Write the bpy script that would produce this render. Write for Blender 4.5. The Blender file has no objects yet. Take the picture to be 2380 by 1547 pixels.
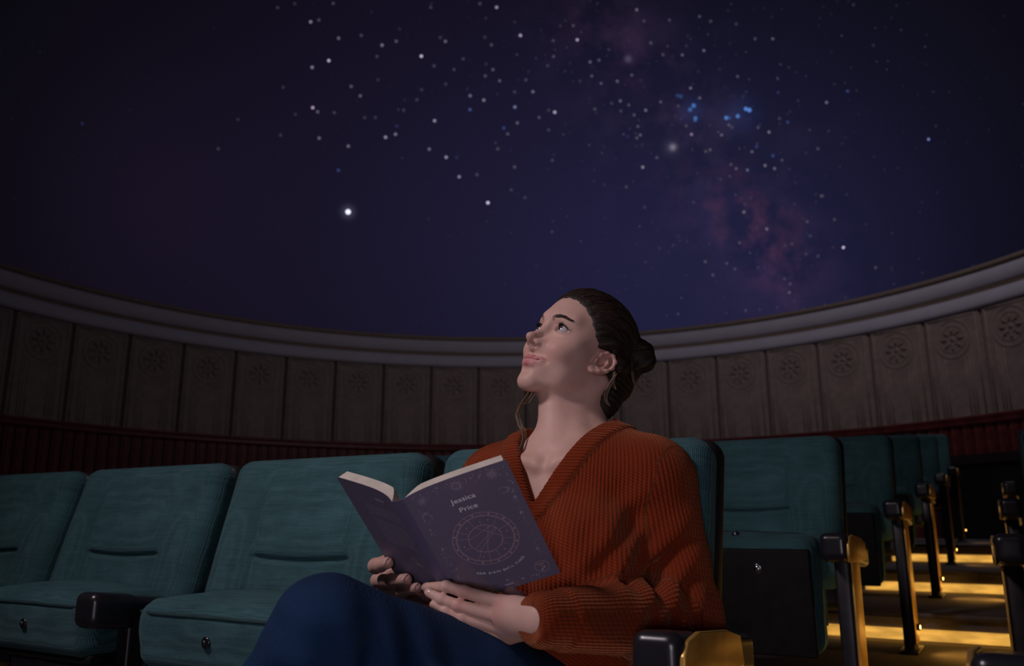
import bpy, bmesh, math, random
import numpy as np
from mathutils import Vector, Matrix

# ------------------------------------------------------------------ camera
# world origin = camera position, +Y = into the picture, Z up
F_PX, CXP, CYP = 1923.0, 1190.0, 773.5
PITCH = math.atan(446.0 / F_PX)
CP, SP = math.cos(PITCH), math.sin(PITCH)
scene = bpy.context.scene
COL = scene.collection
cam_d = bpy.data.cameras.new('camera')
cam_d.sensor_fit = 'HORIZONTAL'
cam_d.sensor_width = 36.0
cam_d.lens = 36.0 * F_PX / 2380.0
cam_d.clip_start = 0.02
cam_d.dof.use_dof = True
cam_d.dof.focus_distance = 1.33
cam_d.dof.aperture_fstop = 4.8
cam = bpy.data.objects.new('camera', cam_d)
cam.rotation_euler = (math.pi / 2 + PITCH, 0, 0)
COL.objects.link(cam)
scene.camera = cam

# ------------------------------------------------------------------ world, view
wd = bpy.data.worlds.new('world')
scene.world = wd
wd.use_nodes = True
wd.node_tree.nodes['Background'].inputs[0].default_value = (0, 0, 0, 1)
wd.node_tree.nodes['Background'].inputs[1].default_value = 0
scene.view_settings.view_transform = 'Standard'
scene.view_settings.look = 'None'
scene.view_settings.exposure = 0.0
scene.view_settings.gamma = 1.0
scene.view_settings.use_curve_mapping = False
cy = scene.cycles
cy.max_bounces = 4; cy.diffuse_bounces = 2; cy.glossy_bounces = 2; cy.transmission_bounces = 2
cy.use_adaptive_sampling = True; cy.adaptive_threshold = 0.02
cy.caustics_reflective = False; cy.caustics_refractive = False

def area_light(name, loc, target, size, power, color, spread=180):
    d = bpy.data.lights.new(name, 'AREA')
    d.shape = 'DISK'; d.size = size; d.energy = power; d.color = color
    d.spread = math.radians(spread)
    o = bpy.data.objects.new(name, d)
    o.location = loc
    o.rotation_euler = (Vector(target) - Vector(loc)).to_track_quat('-Z', 'Y').to_euler()
    COL.objects.link(o)
    return o
# unseen soft key lamp above left, then two added fills with no fixture
area_light('house_lamp_key', (-1.50, 0.55, 1.72), (-0.05, 1.38, 0.20), 0.40, 8.6, (1.0, 0.85, 0.91), 115)
area_light('house_lamp_rear', (-0.35, -1.2, -0.10), (-0.08, 1.08, 0.02), 0.5, 0.85, (0.94, 0.86, 1.0), 50)  # added fill from behind the camera to brighten book and hands
area_light('house_lamp_dome', (2.6, 4.6, 4.2), (1.7, 9.6, 1.1), 1.2, 20.0, (1.0, 0.90, 0.96), 150)  # added lamp inside the dome to brighten the curved wall

# ------------------------------------------------------------------ helpers
def U(px, py, d):
    """pixel of the 2380x1547 frame at camera depth d -> world point"""
    x = (px - CXP) / F_PX * d
    u = -(py - CYP) / F_PX * d
    return np.array([x, d * CP - u * SP, d * SP + u * CP])

def link(o, parent=None):
    COL.objects.link(o)
    if parent is not None:
        o.parent = parent
    return o

def tag(o, label=None, cat=None, group=None, kind=None):
    if label: o['label'] = label
    if cat: o['category'] = cat
    if group: o['group'] = group
    if kind: o['kind'] = kind
    return o

def empty(name, loc=(0, 0, 0), rz=0.0, parent=None):
    o = bpy.data.objects.new(name, None)
    o.empty_display_size = 0.05
    o.location = loc
    o.rotation_euler = (0, 0, rz)
    return link(o, parent)

def mesh_from(name, verts, faces, smooth=True):
    m = bpy.data.meshes.new(name)
    V = np.asarray(verts, np.float32)
    if isinstance(faces, np.ndarray):
        n = faces.shape[1]
        m.vertices.add(len(V)); m.vertices.foreach_set('co', V.ravel())
        m.loops.add(faces.size); m.loops.foreach_set('vertex_index', faces.ravel().astype(np.int32))
        m.polygons.add(len(faces))
        m.polygons.foreach_set('loop_start', (np.arange(len(faces)) * n).astype(np.int32))
        m.update(calc_edges=True)
    else:
        m.from_pydata([tuple(map(float, v)) for v in V], [], [tuple(int(i) for i in f) for f in faces])
        m.update()
    if smooth and len(m.polygons):
        m.polygons.foreach_set('use_smooth', np.ones(len(m.polygons), bool))
    return m

def obj(name, mesh, mat=None, parent=None, loc=None, rot=None):
    o = bpy.data.objects.new(name, mesh)
    if mat is not None and len(mesh.materials) == 0:
        mesh.materials.append(mat)
    if loc is not None: o.location = loc
    if rot is not None: o.rotation_euler = rot
    return link(o, parent)

class MB:
    """collects boxes, prisms and tubes for one mesh"""
    def __init__(s):
        s.v = []; s.f = []
    def add(s, verts, faces):
        b = len(s.v); s.v += [tuple(map(float, q)) for q in verts]; s.f += [tuple(b + i for i in q) for q in faces]
    def box(s, x0, x1, y0, y1, z0, z1):
        s.add([(x0,y0,z0),(x1,y0,z0),(x1,y1,z0),(x0,y1,z0),(x0,y0,z1),(x1,y0,z1),(x1,y1,z1),(x0,y1,z1)],
              [(0,3,2,1),(4,5,6,7),(0,1,5,4),(1,2,6,5),(2,3,7,6),(3,0,4,7)])
    def tube(s, pts, r, n=8, cap=True):
        pts = [np.asarray(p, float) for p in pts]; m = len(pts)
        rs = r if hasattr(r, '__len__') else [r] * m
        b = len(s.v); up = np.array([0.13, 0.31, 0.94])
        for i, p in enumerate(pts):
            t = pts[min(i + 1, m - 1)] - pts[max(i - 1, 0)]
            t = t / (np.linalg.norm(t) + 1e-12)
            a = np.cross(t, up)
            if np.linalg.norm(a) < 1e-4: a = np.cross(t, [1, 0, 0])
            a /= np.linalg.norm(a); c = np.cross(t, a)
            for k in range(n):
                w = 2 * math.pi * k / n
                s.v.append(tuple(p + rs[i] * (math.cos(w) * a + math.sin(w) * c)))
        for i in range(m - 1):
            for k in range(n):
                k2 = (k + 1) % n
                s.f.append((b + i * n + k, b + i * n + k2, b + (i + 1) * n + k2, b + (i + 1) * n + k))
        if cap:
            s.f.append(tuple(b + k for k in range(n))[::-1]); s.f.append(tuple(b + (m - 1) * n + k for k in range(n)))
    def ring(s, c, R, r, axis='y', n=24, k=6):
        c = np.asarray(c, float); b = len(s.v)
        for i in range(n):
            a = 2 * math.pi * i / n
            for j in range(k):
                w = 2 * math.pi * j / k
                q = (R + r * math.cos(w)); h = r * math.sin(w)
                p = {'y': (q * math.cos(a), h, q * math.sin(a)), 'z': (q * math.cos(a), q * math.sin(a), h), 'x': (h, q * math.cos(a), q * math.sin(a))}[axis]
                s.v.append(tuple(c + p))
        for i in range(n):
            for j in range(k):
                s.f.append((b + i*k + j, b + ((i+1) % n)*k + j, b + ((i+1) % n)*k + (j+1) % k, b + i*k + (j+1) % k))
    def mesh(s, name, smooth=False):
        return mesh_from(name, s.v, s.f, smooth)

def bevel_mesh(m, w, seg=2):
    bm = bmesh.new(); bm.from_mesh(m)
    bmesh.ops.bevel(bm, geom=list(bm.edges), offset=w, segments=seg, profile=0.6, affect='EDGES', clamp_overlap=True)
    bm.to_mesh(m); bm.free()
    m.polygons.foreach_set('use_smooth', np.ones(len(m.polygons), bool))
    m.update()
    return m

# ------------------------------------------------------------------ signed distance fields + surface nets
def sd_ell(P, c, r, R=None):
    q = P - np.asarray(c, np.float32)
    if R is not None: q = q @ np.asarray(R, np.float32)
    r = np.asarray(r, np.float32)
    k0 = np.sqrt(((q / r) ** 2).sum(1)); k1 = np.sqrt(((q / (r * r)) ** 2).sum(1)) + 1e-9
    return k0 * (k0 - 1) / k1
def sd_sph(P, c, r):
    return np.sqrt(((P - np.asarray(c, np.float32)) ** 2).sum(1)) - r
def sd_cone(P, a, b, ra, rb):
    a = np.asarray(a, np.float32); b = np.asarray(b, np.float32)
    ab = b - a; L = float(ab @ ab) + 1e-12
    t = np.clip(((P - a) @ ab) / L, 0, 1)
    q = P - a - t[:, None] * ab
    return np.sqrt((q * q).sum(1)) - (ra + (rb - ra) * t)
def sd_chain(P, pts, rs, k=0.0):
    d = None
    for i in range(len(pts) - 1):
        e = sd_cone(P, pts[i], pts[i + 1], rs[i], rs[i + 1])
        d = e if d is None else (smin(d, e, k) if k else np.minimum(d, e))
    return d
def sd_box(P, c, h, r, R=None):
    q = P - np.asarray(c, np.float32)
    if R is not None: q = q @ np.asarray(R, np.float32)
    q = np.abs(q) - (np.asarray(h, np.float32) - r)
    return np.sqrt((np.maximum(q, 0) ** 2).sum(1)) + np.minimum(q.max(1), 0) - r
def smin(a, b, k):
    h = np.clip(0.5 + 0.5 * (b - a) / k, 0, 1)
    return b + (a - b) * h - k * h * (1 - h)
def smax(a, b, k):
    return -smin(-a, -b, k)
def ssub(a, b, k):
    return smax(a, -b, k)

def sdf_mesh(fn, lo, hi, h, block=14, slack=0.6):
    """sparse evaluation of fn on a grid of step h, then surface nets -> verts, quads"""
    lo = np.asarray(lo, float); hi = np.asarray(hi, float)
    nb = np.ceil((hi - lo) / (h * block)).astype(int)
    n = nb * block + 1
    val = np.full(tuple(n), 1.0, np.float32)
    bc = np.stack(np.meshgrid(*[np.arange(k) for k in nb], indexing='ij'), -1).reshape(-1, 3)
    cen = (lo + (bc + 0.5) * block * h).astype(np.float32)
    dc = fn(cen)
    half = block * h * 0.5 * math.sqrt(3)
    near = np.abs(dc) < half * (1 + slack)
    for b, d in zip(bc[~near], dc[~near]):
        if d < 0:
            s = b * block
            val[s[0]:s[0]+block+1, s[1]:s[1]+block+1, s[2]:s[2]+block+1] = -1.0
    g = np.stack(np.meshgrid(*[np.arange(block + 1)] * 3, indexing='ij'), -1).reshape(-1, 3)
    todo = bc[near]
    step = 40
    for i in range(0, len(todo), step):
        ch = todo[i:i+step]
        idx = ch[:, None, :] * block + g[None]
        P = (lo + idx.reshape(-1, 3) * h).astype(np.float32)
        v = fn(P)
        idx = idx.reshape(-1, 3)
        val[idx[:, 0], idx[:, 1], idx[:, 2]] = v
    # seal the border of the grid
    s = val < 0
    c = np.zeros(tuple(n - 1), np.uint8)
    for dx in (0, 1):
        for dy in (0, 1):
            for dz in (0, 1):
                c += s[dx:n[0]-1+dx, dy:n[1]-1+dy, dz:n[2]-1+dz]
    act = (c > 0) & (c < 8)
    ids = np.full(act.shape, -1, np.int64)
    ijk = np.argwhere(act)
    ids[act] = np.arange(len(ijk))
    acc = np.zeros((len(ijk), 3)); cnt = np.zeros(len(ijk))
    corners = [(0,0,0),(1,0,0),(0,1,0),(1,1,0),(0,0,1),(1,0,1),(0,1,1),(1,1,1)]
    for a in range(8):
        for b_ in range(a + 1, 8):
            ca, cb = np.array(corners[a]), np.array(corners[b_])
            if np.abs(ca - cb).sum() != 1: continue
            pa = ijk + ca; pb = ijk + cb
            va = val[pa[:,0], pa[:,1], pa[:,2]]; vb = val[pb[:,0], pb[:,1], pb[:,2]]
            m = (va < 0) != (vb < 0)
            t = va[m] / (va[m] - vb[m])
            acc[m] += pa[m] + t[:, None] * (pb[m] - pa[m]); cnt[m] += 1
    V = lo + acc / cnt[:, None] * h
    Q = []
    for ax in range(3):
        o1, o2 = [(1, 2), (2, 0), (0, 1)][ax]
        sl = [slice(None)] * 3
        sa = [slice(1, k - 1) for k in n]; sb = [slice(1, k - 1) for k in n]
        sa[ax] = slice(0, n[ax] - 1); sb[ax] = slice(1, n[ax])
        A = s[tuple(sa)]; B = s[tuple(sb)]
        e = np.argwhere(A != B)
        if not len(e): continue
        flip = A[e[:,0], e[:,1], e[:,2]]
        base = e.copy()
        for q in range(3):
            if q != ax: base[:, q] += 1
        d1 = np.zeros(3, int); d1[o1] = 1; d2 = np.zeros(3, int); d2[o2] = 1
        c0 = base - d1 - d2; c1 = base - d2; c2 = base; c3 = base - d1
        qd = np.stack([ids[k[:,0], k[:,1], k[:,2]] for k in (c0, c1, c2, c3)], 1)
        qd[~flip] = qd[~flip][:, ::-1]
        Q.append(qd[(qd >= 0).all(1)])
    return V, np.concatenate(Q)

# ------------------------------------------------------------------ materials
class NT:
    def __init__(s, name):
        s.m = bpy.data.materials.new(name); s.m.use_nodes = True
        s.t = s.m.node_tree; s.n = s.t.nodes; s.b = s.n['Principled BSDF']; s.out = s.n['Material Output']
    def node(s, typ, **kw):
        x = s.n.new(typ)
        for k, v in kw.items():
            if k == 'inp':
                for a, b in v.items():
                    if isinstance(b, tuple) and len(b) == 2 and hasattr(b[0], 'outputs'):
                        s.t.links.new(b[0].outputs[b[1]], x.inputs[a])
                    elif hasattr(b, 'outputs'):
                        s.t.links.new(b.outputs[0], x.inputs[a])
                    else:
                        x.inputs[a].default_value = b
            else: setattr(x, k, v)
        return x
    def link(s, a, ao, b, bi): s.t.links.new(a.outputs[ao], b.inputs[bi])
    def math(s, op, a, b=0.0, c=None):
        x = s.n.new('ShaderNodeMath'); x.operation = op
        for i, q in enumerate((a, b, c)):
            if q is None: continue
            if isinstance(q, tuple): s.t.links.new(q[0].outputs[q[1]], x.inputs[i])
            elif hasattr(q, 'outputs'): s.t.links.new(q.outputs[0], x.inputs[i])
            else: x.inputs[i].default_value = q
        return x
    def ramp(s, fac, stops):
        x = s.n.new('ShaderNodeValToRGB')
        if fac is not None: s.t.links.new(fac.outputs[0] if hasattr(fac, 'outputs') else fac[0].outputs[fac[1]], x.inputs[0])
        e = x.color_ramp.elements
        while len(e) < len(stops): e.new(0.5)
        for q, (p, c) in zip(e, stops):
            q.position = p; q.color = (c[0], c[1], c[2], 1)
        return x
    def base(s, rough=0.5, metal=0.0, spec=0.5, color=None):
        s.b.inputs['Roughness'].default_value = rough; s.b.inputs['Metallic'].default_value = metal
        s.b.inputs['Specular IOR Level'].default_value = spec
        if color: s.b.inputs['Base Color'].default_value = (*color, 1)
    def bump(s, h, strength=0.3, dist=0.002):
        x = s.n.new('ShaderNodeBump'); x.inputs['Strength'].default_value = strength; x.inputs['Distance'].default_value = dist
        s.t.links.new(h.outputs[0] if hasattr(h, 'outputs') else h[0].outputs[h[1]], x.inputs['Height'])
        s.t.links.new(x.outputs[0], s.b.inputs['Normal'])
        return x

def mat_plain(name, color, rough=0.5, metal=0.0, spec=0.5, var=0.15, scale=30.0, bump=0.0):
    k = NT(name); k.base(rough, metal, spec)
    tc = k.node('ShaderNodeTexCoord')
    nz = k.node('ShaderNodeTexNoise', inp={'Vector': (tc, 'Object'), 'Scale': scale, 'Detail': 4.0})
    c0 = [max(0, c * (1 - var)) for c in color]; c1 = [c * (1 + var) for c in color]
    r = k.ramp(nz, [(0.3, c0), (0.7, c1)])
    k.link(r, 0, k.b, 'Base Color')
    if bump: k.bump(nz, bump, 0.002)
    return k.m

def mat_fabric(name, c0, c1, period=0.0026):
    k = NT(name); k.base(0.92, 0, 0.25)
    k.b.inputs['Sheen Weight'].default_value = 0.10
    k.b.inputs['Sheen Roughness'].default_value = 0.5
    k.b.inputs['Sheen Tint'].default_value = (0.6, 0.85, 0.9, 1)
    tc = k.node('ShaderNodeTexCoord')
    sc = 0.314 / period
    warp = k.node('ShaderNodeTexNoise', inp={'Vector': (tc, 'Object'), 'Scale': 18.0, 'Detail': 2.0})
    wv = k.node('ShaderNodeVectorMath', operation='SCALE', inp={0: (warp, 1)}); wv.inputs['Scale'].default_value = 0.004
    ad = k.node('ShaderNodeVectorMath', operation='ADD', inp={0: (tc, 'Object'), 1: wv})
    w1 = k.node('ShaderNodeTexWave', wave_type='BANDS', bands_direction='X', inp={'Vector': ad, 'Scale': sc})
    w2 = k.node('ShaderNodeTexWave', wave_type='BANDS', bands_direction='Z', inp={'Vector': ad, 'Scale': sc * 0.8})
    w3 = k.node('ShaderNodeTexWave', wave_type='BANDS', bands_direction='Y', inp={'Vector': ad, 'Scale': sc * 0.8})
    mx = k.math('MAXIMUM', k.math('MULTIPLY', w1, w2), k.math('MULTIPLY', w1, w3))
    fine = k.node('ShaderNodeTexNoise', inp={'Vector': (tc, 'Object'), 'Scale': 420.0, 'Detail': 2.0})
    big = k.node('ShaderNodeTexNoise', inp={'Vector': (tc, 'Object'), 'Scale': 9.0, 'Detail': 3.0})
    st = k.node('ShaderNodeMapping', inp={'Vector': (tc, 'Object'), 'Scale': (14.0, 14.0, 260.0)})
    hs = k.node('ShaderNodeTexNoise', inp={'Vector': st, 'Scale': 1.0, 'Detail': 2.0})
    f = k.math('ADD', k.math('MULTIPLY', mx, 0.45), k.math('MULTIPLY', fine, 0.35))
    f = k.math('ADD', f, k.math('MULTIPLY', k.math('SUBTRACT', big, 0.5), 0.5))
    f = k.math('ADD', f, k.math('MULTIPLY', k.math('SUBTRACT', hs, 0.5), 0.4))
    r = k.ramp(f, [(0.12, c0), (0.75, c1)])
    k.link(r, 0, k.b, 'Base Color')
    k.bump(k.math('ADD', mx, k.math('MULTIPLY', fine, 0.5)), 0.5, 0.0012)
    return k.m

def mat_emit(name, color, strength):
    k = NT(name)
    k.base(0.4, color=(0, 0, 0))
    k.b.inputs['Emission Color'].default_value = (*color, 1)
    k.b.inputs['Emission Strength'].default_value = strength
    return k.m
# ------------------------------------------------------------------ the room: a drum with a projection dome
WX, WY, WR = -0.160, 5.282, 4.718          # centre of the curved wall end and its radius
BACK_Y = -2.6                              # the other end of the (stadium shaped) room, behind the camera
Z_WAINS, Z_COR0, Z_COR1 = 0.93, 1.88, 2.254
TH = math.radians(31.08)                   # direction of the seating block
CT, ST = math.cos(TH), math.sin(TH)
U_EDGE, V_ARM, ROW_S, SEAT_W = -0.387, 0.966, 1.127, 0.56
def FZ(i): return -0.64 + 0.104 * i
def UV(u, v, z): return (u * CT + v * ST, -u * ST + v * CT, z)
V_RISER = 1.40                             # riser behind row 0

def outline(step=3.5):
    """(base point, direction, angle or None) around the stadium plan"""
    out = []
    a = -90.0
    while a <= 90.001:
        r = math.radians(a); out.append(((WX, WY), (math.sin(r), math.cos(r)))); a += step
    for t in (0.25, 0.5, 0.75): out.append(((WX, WY + (BACK_Y - WY) * t), (1, 0)))
    a = 90.0
    while a <= 270.001:
        r = math.radians(a); out.append(((WX, BACK_Y), (math.sin(r), math.cos(r)))); a += 6
    for t in (0.75, 0.5, 0.25): out.append(((WX, WY + (BACK_Y - WY) * t), (-1, 0)))
    return out
OUT = outline(1.75)
def sweep(name, prof, closed_profile=False):
    """prof: list of (inward offset, z) swept round the plan"""
    V = []; Fc = []; n = len(prof)
    for (bx, by), (dx, dy) in OUT:
        for off, z in prof:
            V.append((bx + dx * (WR - off), by + dy * (WR - off), z))
    m = len(OUT)
    for i in range(m):
        j = (i + 1) % m
        for k in range(n if closed_profile else n - 1):
            k2 = (k + 1) % n
            Fc.append((i * n + k, i * n + k2, j * n + k2, j * n + k))
    return mesh_from(name, V, Fc, True)

M_PLASTER = mat_plain('plaster_panel', (0.30, 0.235, 0.205), 0.8, var=0.14, scale=14, bump=0.12)
M_JOINT = mat_plain('panel_joint', (0.13, 0.095, 0.09), 0.85, var=0.2)
M_COR = mat_plain('cornice_paint', (0.50, 0.47, 0.56), 0.75, var=0.05, scale=5)  # white paint; the dome's bluish light is put into its colour
M_CORT = mat_plain('cornice_gilt', (0.25, 0.19, 0.145), 0.6, var=0.15)
M_WAINS = mat_plain('mahogany', (0.14, 0.025, 0.024), 0.42, var=0.35, scale=9)
M_CARPET = mat_plain('carpet', (0.17, 0.15, 0.155), 0.95, spec=0.1, var=0.3, scale=240, bump=0.3)
M_RISER = mat_plain('riser_board', (0.12, 0.10, 0.11), 0.7, var=0.2)

wall = obj('wall_back', sweep('wall_back', [(0, -1.2), (0, Z_COR1 + 0.1)]), M_JOINT)
tag(wall, 'curved auditorium wall of pale embossed panels above dark red panelling', 'wall', kind='structure')

# embossed panels, 7 degrees each; one shared mesh
PW = 2 * WR * math.sin(math.radians(3.5)) - 0.022
def panel_mesh():
    b = MB(); h = (Z_COR0 - Z_WAINS); x = PW / 2
    e = 0.012
    b.add([(-x, 0, 0), (x, 0, 0), (x, 0, h), (-x, 0, h), (-x + e, -.028, e), (x - e, -.028, e), (x - e, -.028, h - e), (-x + e, -.028, h - e)],
          [(4, 5, 6, 7), (0, 1, 5, 4), (1, 2, 6, 5), (2, 3, 7, 6), (3, 0, 4, 7)])
    return b.mesh('wall_panel')
def relief_mesh():
    b = MB(); h = (Z_COR0 - Z_WAINS); y = -0.028; cz = h * 0.76
    for R, r in ((0.175, 0.007), (0.125, 0.006), (0.052, 0.008)):
        b.ring((0, y, cz), R, r, 'y', 28, 5)
    for k in range(8):
        a = k * math.pi / 4
        b.tube([(0.05 * math.cos(a), y - .004, cz + 0.05 * math.sin(a)), (0.085 * math.cos(a), y - .010, cz + 0.085 * math.sin(a)), (0.118 * math.cos(a), y, cz + 0.118 * math.sin(a))], [0.006, 0.010, 0.003], 6)
    b.tube([(0, y + .01, cz), (0, y - .012, cz)], [0.03, 0.016], 10)
    for s in (-1, 1):                      # flutes and the frame running down from the medallion
        for q in (0.10, 0.135, 0.165):
            b.tube([(s * q, y, 0.02), (s * q, y, cz - math.sqrt(max(0.01, 0.19**2 - q*q)) - 0.02)], 0.0065, 5)
        b.tube([(s * 0.235, y, 0.02), (s * 0.235, y, h - .03)], 0.008, 5)
    b.tube([(-0.235, y, h - .03), (0.235, y, h - .03)], 0.008, 5)
    return b.mesh('medallion_relief', True)
pm, rm = panel_mesh(), relief_mesh()
pm.materials.append(M_PLASTER); rm.materials.append(M_PLASTER)
for k in range(-12, 13):
    a = math.radians(0.4 + 7 * k)
    rr = WR * math.cos(math.radians(3.5))
    p = obj('wall_panel', pm, None, wall, (WX + math.sin(a) * rr, WY + math.cos(a) * rr, Z_WAINS), (0, 0, -a))
    r = obj('medallion', rm, None, p)

# wainscot: tongued boards, shared mesh, with rails
def wb_mesh():
    b = MB(); h = 1.75; x = 0.052
    b.add([(-x, 0, 0), (x, 0, 0), (x, 0, h), (-x, 0, h), (-x + .008, -.022, 0), (x - .008, -.022, 0), (x - .008, -.022, h), (-x + .008, -.022, h)],
          [(4, 5, 6, 7), (0, 1, 5, 4), (1, 2, 6, 5), (2, 3, 7, 6), (3, 0, 4, 7)])
    b.tube([(-.018, -.022, 0.0), (-.018, -.022, h)], 0.007, 4)
    return b.mesh('wainscot_board')
wm = wb_mesh(); wm.materials.append(M_WAINS)
nb = 118
for k in range(nb):
    a = math.radians(-80 + 160 * k / (nb - 1))
    obj('wainscot_board', wm, None, wall, (WX + math.sin(a) * (WR - .002), WY + math.cos(a) * (WR - .002), Z_WAINS - 1.75), (0, 0, -a))
o = obj('trim_1', sweep('dado_rail', [(0, Z_WAINS - .075), (.045, Z_WAINS - .07), (.05, Z_WAINS - .045), (.038, Z_WAINS - .03), (.062, Z_WAINS - .012), (.062, Z_WAINS + .008), (0, Z_WAINS + .012)]), M_WAINS)
tag(o, 'dark red wooden dado rail along the curved wall', 'rail', kind='structure')
# cornice in its mouldings
z0, z1 = Z_COR0, Z_COR1
cor = obj('trim_2', sweep('cornice_lower_fascia', [(0, z0 - .006), (.05, z0), (.058, z0 + .03), (.056, z0 + .125), (.03, z0 + .135)]), M_COR)
tag(cor, 'pale lavender painted cornice ring below the star dome', 'cornice', kind='structure')
obj('cornice_groove', sweep('cornice_groove', [(.03, z0 + .13), (.026, z0 + .15), (.05, z0 + .168), (.052, z0 + .178)]), M_CORT, cor)
obj('cornice_fascia', sweep('cornice_fascia', [(.05, z0 + .175), (.062, z0 + .185), (.070, z0 + .31), (.062, z0 + .318)]), M_COR, cor)
obj('cornice_moulding', sweep('cornice_moulding', [(.055, z0 + .315), (.085, z0 + .322), (.095, z0 + .34), (.088, z0 + .362), (.06, z1), (.0, z1 + .01)]), M_CORT, cor)

# ---------------------------------------------------------------- dome
DZ0, DR, DK = Z_COR1 - .01, WR - .03, 0.86
def dome_hit(px, py):
    d = U(px, py, 1.0); c = np.array([WX, WY, DZ0]); s = np.array([1, 1, 1 / DK])
    D = d * s; O = (-c) * s
    a = D @ D; b = D @ O; cc = O @ O - DR * DR
    t = (-b + math.sqrt(max(b * b - a * cc, 0))) / a
    P = d * t; n = (P - c) / np.array([1, 1, DK * DK]); n /= np.linalg.norm(n)
    return P, -n, t * (d[1] * CP + d[2] * SP)
def dome_mesh():
    V = []; Fc = []; m = len(OUT); nk = 26
    for j in range(nk + 1):
        ph = math.radians(90.0 * j / nk)
        for (bx, by), (dx, dy) in OUT:
            V.append((bx + dx * DR * math.cos(ph), by + dy * DR * math.cos(ph), DZ0 + DR * DK * math.sin(ph)))
    for j in range(nk):
        for i in range(m):
            i2 = (i + 1) % m
            Fc.append((j * m + i, (j + 1) * m + i, (j + 1) * m + i2, j * m + i2))
    return mesh_from('dome', V, Fc, True)
def S(r, g, b):
    f = lambda c: (c / 255 / 12.92) if c <= 10 else (((c / 255) + 0.055) / 1.055) ** 2.4
    return (f(r), f(g), f(b))
def mat_dome():
    k = NT('projected_night_sky')
    k.base(0.9, spec=0.0, color=(0.004, 0.004, 0.005))
    geo = k.node('ShaderNodeNewGeometry')
    acc = None
    def blob(px, py, sig_px, col, noise=None, stretch=None):
        nonlocal acc
        P, n, d = dome_hit(px, py)
        sig = sig_px / F_PX * d
        v = k.node('ShaderNodeVectorMath', operation='SUBTRACT', inp={0: (geo, 'Position')}); v.inputs[1].default_value = tuple(P)
        if stretch:                        # (direction px vector, factor): squeeze across
            q, _, _ = dome_hit(px + stretch[0], py + stretch[1]); dr = (q - P); dr /= np.linalg.norm(dr)
            dp = k.node('ShaderNodeVectorMath', operation='DOT_PRODUCT', inp={0: v}); dp.inputs[1].default_value = tuple(dr)
            s2 = k.node('ShaderNodeVectorMath', operation='SCALE'); s2.inputs[0].default_value = tuple(dr)
            k.t.links.new(k.math('MULTIPLY', (dp, 'Value'), 1 - 1 / stretch[2]).outputs[0], s2.inputs['Scale'])
            v = k.node('ShaderNodeVectorMath', operation='SUBTRACT', inp={0: v, 1: s2})
        l = k.node('ShaderNodeVectorMath', operation='LENGTH', inp={0: v})
        e = k.math('MULTIPLY', (l, 'Value'), 1 / sig)
        e = k.math('EXPONENT', k.math('MULTIPLY', k.math('MULTIPLY', e, e), -1.0))
        if noise is not None: e = k.math('MULTIPLY', e, noise)
        c = k.node('ShaderNodeVectorMath', operation='SCALE'); c.inputs[0].default_value = tuple(col)
        k.t.links.new(e.outputs[0], c.inputs['Scale'])
        acc = c if acc is None else k.node('ShaderNodeVectorMath', operation='ADD', inp={0: acc, 1: c})
    n1 = k.node('ShaderNodeTexNoise', inp={'Vector': (geo, 'Position'), 'Scale': 1.6, 'Detail': 6.0, 'Roughness': 0.62})
    cl = k.math('MAXIMUM', k.math('MULTIPLY', k.math('SUBTRACT', n1, 0.46), 7.0), 0.0)
    cl = k.math('MINIMUM', cl, 1.6)
    n2 = k.node('ShaderNodeTexNoise', inp={'Vector': (geo, 'Position'), 'Scale': 3.4, 'Detail': 5.0, 'Roughness': 0.6})
    cl2 = k.math('MINIMUM', k.math('MAXIMUM', k.math('MULTIPLY', k.math('SUBTRACT', n2, 0.44), 6.0), 0.0), 1.5)
    base = np.array(S(15, 14, 20))
    blob(1560, 640, 520, np.array(S(28, 28, 55)) - base * .5)
    blob(900, 600, 560, np.array(S(21, 18, 34)) - base * .5)
    blob(1000, 100, 560, np.array(S(15, 11, 22)) - base * .6)
    blob(1950, 620, 380, np.array(S(16, 15, 32)) - base * .5)
    blob(350, 480, 300, np.array(S(18, 13, 24)) - base * .5)
    blob(1742, 512, 78, (0.027, 0.007, 0.011), cl2, (-90, -60, 2.2))
    blob(1790, 640, 60, (0.014, 0.005, 0.010), cl2, (-40, -60, 2.0))
    blob(1720, 480, 210, (0.006, 0.004, 0.009), cl, (-90, -120, 2.2))
    blob(1500, 180, 110, (0.008, 0.004, 0.009), cl, (-150, -150, 3.2))
    blob(1420, 90, 70, (0.010, 0.003, 0.008), cl2, (-80, -90, 2.5))
    blob(1560, 342, 17, (0.020, 0.018, 0.028))
    blob(1564, 342, 7, (0.16, 0.14, 0.17))
    blob(809, 492, 13, (0.05, 0.05, 0.08))
    blob(1460, 137, 8, (0.05, 0.045, 0.07))
    blob(1610, 255, 26, (0.002, 0.008, 0.035))
    blob(1720, 265, 40, (0.002, 0.007, 0.028))
    # faint star dust
    vo = k.node('ShaderNodeTexVoronoi', feature='F1', inp={'Vector': (geo, 'Position'), 'Scale': 13.0})
    st = k.math('MULTIPLY', k.math('LESS_THAN', (vo, 'Distance'), 0.105), 1.0)
    w = k.node('ShaderNodeSeparateColor', inp={0: (vo, 'Color')})
    st = k.math('MULTIPLY', st, k.math('POWER', (w, 0), 4.0))
    P, n, d = dome_hit(1620, 420)
    v = k.node('ShaderNodeVectorMath', operation='SUBTRACT', inp={0: (geo, 'Position')}); v.inputs[1].default_value = tuple(P)
    l = k.node('ShaderNodeVectorMath', operation='LENGTH', inp={0: v})
    e = k.math('EXPONENT', k.math('MULTIPLY', k.math('POWER', k.math('MULTIPLY', (l, 'Value'), 0.5), 2.0), -1.0))
    st = k.math('MULTIPLY', st, k.math('ADD', k.math('MULTIPLY', e, 0.9), 0.05))
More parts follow.
